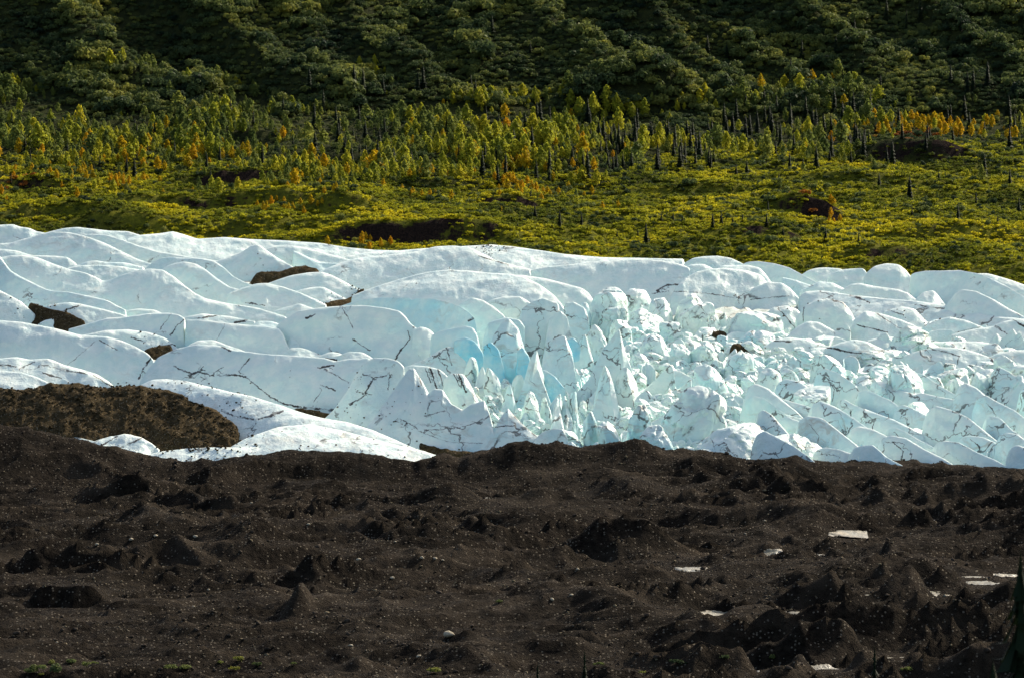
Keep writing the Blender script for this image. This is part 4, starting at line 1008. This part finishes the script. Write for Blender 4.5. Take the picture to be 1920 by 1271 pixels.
from mathutils.bvhtree import BVHTree
def scatter_on_ice(name, protos, u0, u1, d0, d1, n, keep, smin, smax):
    """stones dropped on whatever ice or debris lies below"""
    P = []
    objs = [o for o in glacier.children if o.type == 'MESH' and o.name.split('.')[0] in ('ice_ridge', 'debris_band', 'ice_bed')]
    VV, FF, b = [], [], 0
    for o in objs:
        v = np.empty(len(o.data.vertices) * 3, np.float32); o.data.vertices.foreach_get('co', v); v = v.reshape(-1, 3) + GLOC
        x0, x1 = (u0 - 960) / FPX * d0, (u1 - 960) / FPX * d1
        if v[:, 1].min() > d1 or v[:, 1].max() < d0 or v[:, 0].min() > max(x0, x1) + 20 or v[:, 0].max() < min(x0, x1) - 20: continue
        f = np.empty(len(o.data.loops), np.int32); o.data.loops.foreach_get('vertex_index', f)
        VV.append(v); FF.append(f.reshape(-1, 4) + b); b += len(v)
    t = BVHTree.FromPolygons(np.concatenate(VV).tolist(), np.concatenate(FF).tolist())
    for _ in range(n):
        D = prng.uniform(d0, d1); u = prng.uniform(u0, u1); x = (u - 960) * D / FPX
        h = t.ray_cast(Vector((x, D, ZC + 60)), Vector((0, 0, -1)))
        if h[0] is None: continue
        pu, pv = project(np.array(h[0]))
        if prng.random() < keep(float(pu), float(pv)): P.append(tuple(h[0]))
    P = np.array(P)
    o = stuff(name, protos, P - GLOC, prng.uniform(0, 6.28, len(P)), np.clip(prng.lognormal(math.log((smin + smax) / 2.4), .45, len(P)), smin, smax), prng.integers(0, len(protos), len(P)), None, None)
    o.parent = glacier
    return o

def scatter_bands():
    """loose stones round every band of debris"""
    objs = [o for o in glacier.children if o.type == 'MESH' and o.name.split('.')[0] in ('ice_ridge', 'debris_band')]
    VV, FF, b = [], [], 0
    for o in objs:
        v = np.empty(len(o.data.vertices) * 3, np.float32); o.data.vertices.foreach_get('co', v); v = v.reshape(-1, 3) + GLOC
        f = np.empty(len(o.data.loops), np.int32); o.data.loops.foreach_get('vertex_index', f)
        VV.append(v); FF.append(f.reshape(-1, 4) + b); b += len(v)
    t = BVHTree.FromPolygons(np.concatenate(VV).tolist(), np.concatenate(FF).tolist()); P = []
    for r in DEBRIS[1:]:
        p = np.array(r['pts'], float); vf = np.atleast_1d(r['vf']).astype(float)
        for _ in range(120):
            q = prng.random(); u = np.interp(q, np.linspace(0, 1, len(p)), p[:, 0]) + prng.normal(0, 9)
            D = float(Dsurf(np.interp(q, np.linspace(0, 1, len(vf)), vf))) + prng.normal(3, 9)
            h = t.ray_cast(Vector(((u - 960) * D / FPX, D, ZC + 60)), Vector((0, 0, -1)))
            if h[0] is not None: P.append(tuple(h[0]))
    tb = t
    for (cu, cv, su, n) in [(1170, 735, 14, 90), (1172, 770, 10, 60), (1090, 805, 22, 120), (1130, 830, 25, 90), (1390, 655, 22, 80), (1345, 625, 18, 60), (1180, 600, 30, 50), (1240, 765, 16, 50), (880, 720, 40, 60), (1010, 790, 40, 60), (1450, 620, 60, 60), (1560, 655, 60, 70), (1700, 620, 90, 60), (1800, 670, 60, 60), (1500, 800, 50, 50), (1700, 850, 120, 60), (1080, 640, 20, 40)]:
        for _ in range(n):
            u = cu + prng.normal(0, su); D = float(Dsurf(cv)) + prng.normal(0, 10)
            x_ = (u - 960) * D / FPX; zb = float(ice_bed_z(np.array(x_), np.array(D)))
            h = t.ray_cast(Vector((x_, D, ZC + 60)), Vector((0, 0, -1)))
            P.append((x_, D, max(zb, h[0][2]) if h[0] is not None else zb))
    P = np.array(P)
    o = stuff('scattered_stones', ROCKS_B, P - GLOC, prng.uniform(0, 6.28, len(P)), np.clip(prng.lognormal(-1.15, .45, len(P)), .16, .8), prng.integers(0, 6, len(P)), None, None)
    o.parent = glacier

# ---- where each kind grows (rows and columns of the photograph name the zones of the real ground)
GU = lambda u, tab: np.interp(u, [t[0] for t in tab], [t[1] for t in tab])

def sample(n, d0, d1, wide=1.14, rng=prng):
    D = np.sqrt(rng.uniform(d0 ** 2, d1 ** 2, n)); x = rng.uniform(-1, 1, n) * 0.0875 * D * wide
    z, bare = hill_z(x, D, True)
    u, v = project(np.stack([x, D, z], -1))
    return x, D, z, bare, u, v

def thin(P, dmin):
    """keep points at least dmin apart (in plan)"""
    keep, cells = [], {}
    for i, (x, y) in enumerate(P):
        d = dmin[i]; c = (int(x // 4), int(y // 4)); ok = True
        for a in range(-2, 3):
            for b in range(-2, 3):
                for j in cells.get((c[0] + a, c[1] + b), ()):
                    if (P[j][0] - x) ** 2 + (P[j][1] - y) ** 2 < d * d: ok = False; break
                if not ok: break
            if not ok: break
        if ok: keep.append(i); cells.setdefault(c, []).append(i)
    return np.array(keep)

def plant_thing(name, meshes, x, D, z, h, w, rot, label, cat, group):
    """a tree with its crown and trunk as parts"""
    root = bpy.data.objects.new(name, None); scene.collection.objects.link(root)
    root.location = (x, D, z - .1); root.rotation_euler.z = rot; root.scale = (w, w, h); root.empty_display_size = .5
    tag(root, label, cat, group)
    link('crown', meshes[0], None, root); link('trunk', meshes[1], None, root)
    return root

def zone_words(u, v):
    col = 'far left' if u < 240 else 'left' if u < 560 else 'left of centre' if u < 820 else 'centre' if u < 1100 else 'right of centre' if u < 1380 else 'right' if u < 1680 else 'far right'
    return col

# -- alder thicket on the steep slope
x, D, z, bare, u, v = sample(27000, 2960, 3215)
hf = GU(u, HILLFOOT)
ok = (v < hf + 6 + 40 * sstep(0, .35, fbm(x / 35, D / 200, seed=76, octaves=2))) & (v > -60) & (u > -130) & (u < 2050)
x, D, z, u, v = (a[ok] for a in (x, D, z, u, v))
sc = np.clip(prng.lognormal(-.1, .40, len(x)) * (.7 + .9 * sstep(-.1, .4, fbm(x / 22, D / 30, seed=78, octaves=2))), .45, 2.8)
k = thin(list(zip(x, D)), 2.0 * sc)
x, D, z, u, v, sc = (a[k] for a in (x, D, z, u, v, sc))
# large alders on the round knoll
xk, Dk, mk = _hump_pos(1180, 150, 55)
onk = (np.abs(x - xk - 4) < 24) & (np.abs(D - Dk) < 18)
kk = ~onk; x, D, z, u, v, sc, onk = (a[kk] for a in (x, D, z, u, v, sc, onk))
kx, kD = [], []
for _ in range(400):
    a, b = prng.uniform(-27, 27) + xk + 3, prng.uniform(-9, 30) + Dk
    if all((a - c) ** 2 + (b - d) ** 2 > 5.2 ** 2 for c, d in zip(kx, kD)): kx.append(a); kD.append(b)
kx, kD = np.array(kx), np.array(kD); kz = hill_z(kx, kD); ku, kv = project(np.stack([kx, kD, kz], -1))
x, D, z, u, v, sc, onk = (np.concatenate(q) for q in ((x, kx), (D, kD), (z, kz), (u, ku), (v, kv), (sc, prng.uniform(1.5, 2.3, len(kx))), (onk, np.ones(len(kx), bool))))
inframe = (u > 5) & (u < 1915) & (v > 8)
order = np.argsort(-(sc * np.where(inframe, 1, 0) + 3 * onk * inframe))
big = order[:230]; rest = order[230:]
for i in big:
    if onk[i]:
        lab, grp = 'large rounded olive alder on the knoll under the slope', 'alders on the round knoll'
    else:
        hi = 'high on' if v[i] < 90 else 'low on'
        c = zone_words(u[i], v[i]); lab = 'dark green alder bush %s the slope at %s' % (hi, c); grp = 'alder bushes %s the slope, %s' % (hi, c)
    o = link('alder_bush', ALDERS[int(prng.integers(8))], None, None, (x[i], D[i], z[i] - .4))
    o.rotation_euler.z = prng.uniform(0, 6.28); o.scale = (sc[i],) * 3
    tag(o, lab, 'bush', grp)
stuff('alder_thicket', ALDERS, np.stack([x, D, z - .4], -1)[rest], prng.uniform(0, 6.28, len(rest)), sc[rest], prng.integers(0, 8, len(rest)), 'dense dark green alder thicket covering the steep slope', 'thicket')
print('alders', len(big), len(rest))

# -- mixed wood between the slope and the meadow
x, D, z, bare, u, v = sample(14000, 2640, 3090)
hf, we = GU(u, HILLFOOT), GU(u, WOODEDGE)
patch = fbm((x + .5 * D) / 60, (D - .3 * x) / 34, seed=71, octaves=3)
dens = np.where(v < we, 1.0, np.where(v < we + 40, .16, .02)) * np.where(v < hf - 12 - 45 * sstep(.0, .4, fbm(x / 40, D / 300, seed=75, octaves=2)), 0, 1) * (.14 + 1.0 * sstep(-.1, .2, patch))
right = sstep(1080, 1250, u)
dens *= 1 - .72 * right * (v > 250) - .35 * right * (v <= 250)
dens *= (bare < .3)
ok = (prng.uniform(0, 1, len(x)) < dens) & (u > -130) & (u < 2050)
x, D, z, u, v, patch = (a[ok] for a in (x, D, z, u, v, patch))
h = np.clip(prng.lognormal(math.log(4.9), .40, len(x)), 2.0, 11.0) * (.75 + .5 * sstep(-.1, .35, patch)) * np.where(v > GU(u, WOODEDGE) - 10, .62, 1)
k = thin(list(zip(x, D)), np.full(len(x), 2.3))
x, D, z, u, v, h, patch = (a[k] for a in (x, D, z, u, v, h, patch))
yel = prng.uniform(0, 1, len(x))
ywant = .06 + .42 * sstep(270, 330, v) * (u < 480) + .22 * ((u > 930) & (u < 1110) & (v > 215)) + .30 * ((u > 760) & (u < 1160) & (v > 318)) + .45 * ((u > 1640) & (u < 1900) & (v > 210) & (v < 300)) + .15 * (v > 260) * (u < 900)
mwant = .12 + .55 * ((u > 860) & (u < 1330)) + .35 * sstep(230, 320, v) * (u < 900) + .5 * ((u > 1640) & (u < 1900)) + .2 * (patch > .2)
kind = np.where(yel < ywant * .36, 2, np.where(prng.uniform(0, 1, len(x)) < mwant, 1, 0))
inframe = (u > 5) & (u < 1915)
order = np.argsort(-(h / D * np.where(inframe, 1, 0) * np.where(kind == 2, 1.25, 1)))
NP_ = 285
allp = POP_G + POP_M + POP_Y
cnt = {}
for i in order[:NP_]:
    c = zone_words(u[i], v[i])
    kd = ['green', 'yellowing green', 'golden yellow'][kind[i]]
    row = 'back of the wood' if v[i] < 240 else 'middle of the wood' if v[i] < 300 else 'front of the wood'
    lab = '%s poplar, %s, %s' % (kd, row, c)
    pool = [POP_G, POP_M, POP_Y][kind[i]]
    plant_thing('poplar_tree', pool[int(prng.integers(len(pool)))], x[i], D[i], z[i], h[i] / 10, h[i] / 10 * prng.uniform(.85, 1.25), prng.uniform(0, 6.28), lab, 'tree', 'poplars: ' + lab[:40] + c)
rest = order[NP_:]
base_i = np.array([0, 6, 11])[kind[rest]] + np.array([prng.integers(0, [6, 5, 4][q]) for q in kind[rest]])
stuff('poplar_wood', [m[0] for m in allp], np.stack([x, D, z], -1)[rest], prng.uniform(0, 6.28, len(rest)), h[rest] / 10, base_i, 'mixed green and yellow poplar wood reading as one mass', 'wood')
print('poplars', NP_, len(rest))

# -- undergrowth of the wood and bushes of the meadow
x, D, z, bare, u, v = sample(20000, 2520, 3075)
we = GU(u, WOODEDGE)
pm = fbm(x / 30, D / 40, seed=73, octaves=3)
dens = np.where(v < we, .8, .08 + .80 * sstep(-.05, .2, pm) * np.where(u > 1100, 1, .7)) * (bare < .35)
ok = (prng.uniform(0, 1, len(x)) < dens) & (v > 150) & (u > -130) & (u < 2050)
x, D, z, u, v = (a[ok] for a in (x, D, z, u, v))
sc = np.clip(prng.lognormal(-.85, .42, len(x)), .18, 1.1)
k = thin(list(zip(x, D)), 4.0 * sc); x, D, z, sc = (a[k] for a in (x, D, z, sc))
stuff('undergrowth', ALDERS, np.stack([x, D, z - .2], -1), prng.uniform(0, 6.28, len(x)), sc, prng.integers(0, 8, len(x)), 'low green willow scrub between the trees and over the meadow', 'scrub')
print('undergrowth', len(x))

# -- low heath carpet
x, D, z, bare, u, v = sample(52000, 2470, 2960)
we = GU(u, WOODEDGE)
ok = (v > we - 40) & (v < 560) & (prng.uniform(0, 1, len(x)) > bare * 1.05) & (u > -130) & (u < 2050)
x, D, z, u, v = (a[ok] for a in (x, D, z, u, v))
sc = np.clip(prng.lognormal(-.05, .35, len(x)), .4, 1.9)
stuff('heath_carpet', HEATHS, np.stack([x, D, z - .12], -1), prng.uniform(0, 6.28, len(x)), sc, prng.integers(0, 6, len(x)), 'olive and yellow-green heath carpeting the hummocky meadow', 'heath')
print('heath', len(x))

# -- red and orange bushes on the bare bank
for (cu, cv, su, sv, n) in [(1700, 268, 60, 16, 26), (1560, 405, 30, 6, 8), (690, 452, 40, 8, 12), (1500, 395, 40, 14, 8), (30, 352, 40, 10, 10), (920, 345, 120, 10, 22), (560, 400, 80, 14, 26), (180, 345, 200, 12, 34), (995, 362, 60, 14, 18), (800, 372, 70, 10, 12), (1760, 252, 150, 16, 64)]:
    for _ in range(n):
        uu, vv = prng.normal(cu, su * .5), prng.normal(cv, sv * .5)
        Dg = float(np.interp(-(vv + 8), -PROF[:, 1], PROF[:, 0])) + prng.uniform(-6, 6); xx = (uu - 960) * Dg / FPX
        o = link('autumn_bush', REDS[int(prng.integers(3))] if cu in (1700, 1500, 30) else POP_Y[int(prng.integers(4))][0], None, None, (xx, Dg, float(hill_z(np.array(xx), np.array(Dg))) - .2))
        s_ = prng.uniform(.7, 1.6) if cu in (1700, 1500, 30) else prng.uniform(.22, .45) * (1.7 if cu == 1760 else 1.2)
        o.scale = (s_,) * 3; o.rotation_euler.z = prng.uniform(0, 6.28)
        place = {1700: 'russet bush on the brown bank below the spruces', 1560: 'yellow bush at the edge of the dark bare hollow', 690: 'yellow bush at the foot of the shaded bank above the ice', 1500: 'russet bush on the dark bare hollow in the meadow', 30: 'russet bush on the hummocks at the picture edge', 920: 'golden bush along the bright front of the wood', 560: 'golden bush on the meadow hummocks', 180: 'golden bush along the low yellow trees at the picture edge', 995: 'golden bush at the brightest clump in the centre', 800: 'golden bush on the meadow rise above the shaded bank', 1760: 'golden bush crowning the bank at the right of the wood'}[cu]
        tag(o, place, 'bush', 'autumn bushes: ' + place[:36])

# -- spruces
sp = []
def add_spruce(uu, vfoot, hpx, lab, grp, wide=1.0):
    Dg = float(np.interp(-vfoot, -PROF[:, 1], PROF[:, 0])); 
    xx = (uu - 960) * Dg / FPX
    for _ in range(6):                                   # walk along the ground until the foot sits on the wanted row
        zz = float(hill_z(np.array(xx), np.array(Dg))); pu, pv = project(np.array([xx, Dg, zz]))
        Dg += float(np.clip((pv - vfoot) * 1.4, -25, 25)); Dg = min(max(Dg, 2500), 3200); xx = (uu - 960) * Dg / FPX
    zz = float(hill_z(np.array(xx), np.array(Dg)))
    hh = hpx * Dg / FPX / 10
    plant_thing('spruce_tree', SPRUCES[int(prng.integers(7))], xx, Dg, zz, hh, hh * wide * prng.uniform(.85, 1.2), prng.uniform(0, 6.28), lab, 'tree', grp)
ORD = ['first', 'second', 'third', 'fourth', 'fifth', 'sixth', 'seventh', 'eighth', 'ninth', 'tenth', 'eleventh', 'twelfth', 'thirteenth', 'fourteenth', 'fifteenth', 'sixteenth', 'seventeenth', 'eighteenth', 'nineteenth', 'twentieth', 'twenty-first', 'twenty-second', 'twenty-third', 'twenty-fourth', 'twenty-fifth', 'twenty-sixth', 'twenty-seventh', 'twenty-eighth', 'twenty-ninth', 'thirtieth', 'thirty-first', 'thirty-second', 'thirty-third', 'thirty-fourth', 'thirty-fifth', 'thirty-sixth', 'thirty-seventh', 'thirty-eighth', 'thirty-ninth', 'fortieth']
MEADOW_SPRUCES = sorted([(1211, 462, 46), (1049, 440, 36), (1003, 412, 28), (1090, 422, 26), (1157, 445, 18), (1196, 448, 20), (1240, 420, 22), (1262, 415, 18), (1280, 420, 18), (1336, 430, 32), (1352, 425, 30), (1374, 420, 20), (1392, 435, 22), (1437, 425, 28), (1468, 445, 20), (1548, 455, 26), (1610, 460, 26), (995, 385, 18), (970, 430, 14), (1125, 475, 14),
    (1648, 352, 30), (1705, 375, 48), (1796, 420, 40), (1830, 385, 26), (1893, 350, 36), (1845, 335, 50), (1710, 405, 20), (1660, 400, 16), (1555, 305, 26), (1400, 330, 32), (1380, 335, 30), (1460, 338, 26), (1480, 330, 36), (1505, 325, 34), (1530, 320, 44), (1595, 308, 30), (1440, 390, 24), (1910, 400, 32), (1870, 440, 20), (1760, 350, 24)])
for i, (a, b, c) in enumerate(MEADOW_SPRUCES):
    add_spruce(a, b, c, 'dark spruce standing alone in the open meadow, %s from the left' % ORD[i], 'lone spruces of the meadow', 1.15)
WOOD = [((1110, 1340, 255, 325), 64, (36, 62), 'the dense dark spruce stand below the round knoll'), ((1350, 1700, 215, 300), 60, (34, 60), 'the spruce belt along the foot of the slope'), ((900, 1110, 230, 345), 26, (38, 66), 'the bright yellow-green poplars at the centre'),
        ((560, 900, 180, 330), 36, (36, 62), 'the green poplars left of the centre'), ((240, 560, 200, 340), 20, (30, 54), 'the poplar wood below the dark gully'), ((0, 240, 220, 345), 16, (26, 40), 'the low yellow trees at the picture edge'), ((1700, 1915, 190, 300), 24, (34, 58), 'the russet bank and the slope behind it'), ((860, 1900, 25, 190), 24, (28, 52), 'the alder thicket high on the slope')]
for (u0, u1, v0, v1), n, (h0, h1), where in WOOD:
    for _ in range(n):
        verb = 'dark spruce growing among ' if 'poplars' in where or 'wood' in where or 'trees' in where or 'thicket' in where else 'dark spruce in ' if 'stand' in where or 'belt' in where else 'dark spruce beside '
        add_spruce(prng.uniform(u0, u1), prng.uniform(v0, v1), prng.uniform(h0 * .62, h1 * .92), verb + where, 'spruces: ' + where)

# ------------------------------------------------------------------ on the moraine
def rock_mesh(rng, mat, sub=2):
    U, F = ICO[sub]
    g = np.zeros(len(U))
    for _ in range(11):
        n = rng.normal(size=3); n /= np.linalg.norm(n); g += np.clip(U @ n / rng.uniform(.7, 1.1), 0, None) ** 10
    V = U * (np.maximum(g, 1e-3) ** (-.1))[:, None] * np.array([1, .8, .62])
    V = V / np.ptp(V[:, 0]); V[:, 2] -= V[:, 2].min() * .6
    me = mesh_np('boulder', V, F, False); me.materials.append(mat)
    return me
ROCKS_D = [rock_mesh(prng, M_ROCK) for _ in range(6)]
ROCKS_P = [rock_mesh(prng, M_ROCK_PALE) for _ in range(6)]
ROCKS_T = [rock_mesh(prng, M_ROCK_TAN) for _ in range(6)]
ROCKS_B = [rock_mesh(prng, M_DEBRIS) for _ in range(6)]
_me = np.array([(-40, 735), (60, 728), (250, 724), (345, 746), (410, 776), (446, 806), (446, 832), (-40, 850)], float)
def _mound(u, v):
    inside = v > np.interp(u, _me[:6, 0], _me[:6, 1]) - 2 and v < 850 and u < 450
    if inside and 150 < u < 300 and v > 812: return .08
    if inside: return .8
    return .10 if (u < 480 and v > 715) else 0.0
scatter_on_ice('debris_stones', ROCKS_B, -60, 520, 1800, 1990, 9000, _mound, .25, 1.1)
scatter_on_ice('edge_stones', ROCKS_D + ROCKS_B, -60, 1980, 1785, 1850, 5000, lambda u, v: .28 if v > np.interp(u, CREST[:, 0], CREST[:, 1]) - 10 else .02, .2, .6)
scatter_bands()
n = 80000
Dr = np.sqrt(prng.uniform(1000 ** 2, 1790 ** 2, n)); xr = prng.uniform(-1, 1, n) * .0875 * Dr * 1.1
cl = fbm(xr / 18, Dr / 26, seed=90, octaves=3)
ok = prng.uniform(0, 1, n) < .25 + .75 * sstep(-.15, .3, cl); xr, Dr = xr[ok], Dr[ok]; n = len(xr)
zr = moraine_z(xr, Dr)
sort = prng.uniform(0, 1, n)
sz = np.clip(prng.lognormal(-1.15, .5, n), .14, 1.7) * np.where(sort < .35, .85, 1)
idx = np.where(sort < .035, 6, np.where(sort < .36, 12, 0)) + prng.integers(0, 6, n)
stuff('rubble', ROCKS_D + ROCKS_P + ROCKS_T, np.stack([xr, Dr, zr - .05], -1), prng.uniform(0, 6.28, n), sz, idx, 'loose grey-brown and tan rubble strewn over the dark moraine', 'rubble')

def on_moraine(u, v):
    Ds = np.linspace(1000, 1800, 1600); xs = (u - 960) * Ds / FPX
    zz = moraine_z(xs, Ds); pu, pv = project(np.stack([xs, Ds, zz], -1))
    hit = np.where(pv <= v)[0]
    i = hit[0] if len(hit) else len(Ds) - 1
    return float(xs[i]), float(Ds[i]), float(zz[i])

BOULDERS = [(842, 1194, 24, 'large white boulder lying alone on the dark rubble'), (785, 1230, 14, 'small tan boulder just below the large white one'), (658, 1210, 10, 'pale stone on the near rubble beside the long dark hollow'), (1035, 1125, 12, 'pale boulder on the open rubble below the ice-streaked mound'), (672, 1053, 10, 'pale stone near the row of white stones in mid-moraine'),
    (790, 1047, 9, 'white stone, westernmost of the short row in mid-moraine'), (815, 1048, 9, 'white stone, middle of the short row in mid-moraine'), (830, 1052, 9, 'white stone, last of the short row in mid-moraine'), (290, 1005, 9, 'bright stone at the foot of the great dark mound'), (245, 1012, 12, 'white stone under the great dark mound beside smaller ones'), (365, 1008, 10, 'bright slab below the shaded face of the dark mound'), (578, 985, 10, 'bright stone on the slope behind the conical mound'),
    (1083, 1067, 8, 'white stone above the dark domed mound'), (1435, 978, 8, 'bright stone on the far slope below the round ice'), (735, 1086, 10, 'pale stone beside the small dark cone'), (180, 1022, 9, 'bright stone on the grey slope above the cave')]
for (u, v, w, lab) in BOULDERS:
    xx, Dg, zz = on_moraine(u, v)
    s_ = w * Dg / FPX
    o = link('boulder', ROCKS_P[int(prng.integers(6))], None, None, (xx, Dg, zz - .1)); o.scale = (s_, s_, s_); o.rotation_euler.z = prng.uniform(0, 6.28)
    tag(o, lab, 'boulder', 'pale boulders on the moraine')

for k, (u, v, w, hgt, lab) in enumerate(PATCHES):
    xx, Dg, a, bb, zz = _patch_geo(u, v, w, hgt)
    q = np.linspace(-1, 1, 41); gx, gy = np.meshgrid(q, q)
    wob = fbm(gx * 2.4 + k * 3.1, gy * 2.4, seed=200 + k, octaves=4)
    mask = 1 - (gx ** 2 + gy ** 2) + wob * 1.1
    X, Y = xx + gx * a * 1.2, Dg + gy * bb * 1.2
    Z = np.minimum(zz - .02 + np.clip(mask, -1.5, .4) * .8, moraine_z(X, Y) + .45) + .10 * wob
    V = np.stack([X - xx, Y - Dg, Z - zz], -1)
    me = mesh_np('ice_patch', V.reshape(-1, 3), grid_faces(41, 41))
    attr(me, 'blue_tint', np.zeros(41 * 41)); attr(me, 'dirt', np.clip(.95 - mask * .9, .3, 1).ravel())
    o = link('ice_patch', me, M_ICE_PATCH, None, (xx, Dg, zz))
    tag(o, lab, 'ice patch', 'bare ice in the moraine')

# near spruces on the slope below the viewpoint
def near_spruce(u, vt, Dg, w, lab, seed):
    rr = np.random.default_rng(seed)
    top = at(u, vt, Dg); zg = float(near_slope_z(np.array(float(top[0])), np.array(float(Dg))))
    h = float(top[2]) - zg
    crown, trunk = spruce_meshes(rr, h, w, layers=int(h * 10), per=8, droop=.40, ragged=.9, slim=.13)
    root = bpy.data.objects.new('near_spruce', None); scene.collection.objects.link(root)
    root.location = (float(top[0]), Dg, zg)
    tag(root, lab, 'tree', 'spruces on the near slope')
    link('crown', crown, None, root); link('trunk', trunk, None, root)
near_spruce(1914, 1022, 110, 4.4, 'tall dark blurred spruce cut off by the picture edge', 1)
near_spruce(1862, 1232, 118, 4.6, 'blurred spruce top beside the tall edge spruce', 2)
near_spruce(1640, 1206, 985, 4.2, 'slim spruce top in front of the long ice strip', 3)
near_spruce(1096, 1216, 985, 4.2, 'slim spruce top poking up from the lower picture edge', 4)
near_spruce(1008, 1240, 985, 3.8, 'small faint spruce top beside the slim one', 5)

# low green bushes along the near rim of the moraine
for j, (u, v, s_, lab) in enumerate([(70, 1258, 1.1, 'low green bush at the lower corner of the moraine'), (105, 1264, 1.3, 'low green bush second from the lower corner'), (130, 1245, .8, 'small green bush above the corner bushes'), (345, 1255, 1.0, 'olive bush alone on the near rubble'), (318, 1262, .9, 'olive bush below the lone one'), (480, 1250, .7, 'tiny green bush on the near rubble'), (935, 1130, .6, 'tiny olive bush on the open moraine'), (1360, 1236, .7, 'small olive bush below the round hummock'), (1700, 1262, .9, 'dark bush near the slim spruce top')]):
    xx, Dg, zz = on_moraine(u, v)
    o = link('low_bush', ALDERS[j % 8], None, None, (xx, Dg, zz - .1)); o.scale = (s_ * .5, s_ * .5, s_ * .36)
    tag(o, lab, 'bush', 'low bushes on the moraine')

for j in range(18):
    u_ = float(prng.choice([prng.uniform(0, 200), prng.uniform(250, 560), prng.uniform(560, 1000), prng.uniform(1000, 1500)]))
    xx, Dg, zz = on_moraine(u_, prng.uniform(1236, 1272)); q = prng.uniform(.22, .5)
    o = link('low_bush', ALDERS[j % 8], None, None, (xx, Dg, zz - .1)); o.scale = (q, q, q * .7); o.rotation_euler.z = prng.uniform(0, 6.28)
    tag(o, 'low dark green bush along the near rim of the rubble', 'bush', 'low bushes on the moraine')

# things of one kind that share a place are told apart by their order from the left
def ordinal(n):
    one = ['', 'first', 'second', 'third', 'fourth', 'fifth', 'sixth', 'seventh', 'eighth', 'ninth', 'tenth', 'eleventh', 'twelfth', 'thirteenth', 'fourteenth', 'fifteenth', 'sixteenth', 'seventeenth', 'eighteenth', 'nineteenth']
    if n < 20: return one[n]
    t = ['', '', 'twent', 'thirt', 'fort', 'fift', 'sixt', 'sevent', 'eight', 'ninet'][n // 10]
    return t + ('ieth' if n % 10 == 0 else 'y-' + one[n % 10])
shared = {}
for o in scene.objects:
    if o.parent is None and o.get('label'): shared.setdefault(o['label'], []).append(o)
for lab, os_ in shared.items():
    if len(os_) > 1:
        os_.sort(key=lambda o: o.location.x / o.location.y)
        for i, o in enumerate(os_): o['label'] = '%s, %s from left' % (lab, ordinal(i + 1))
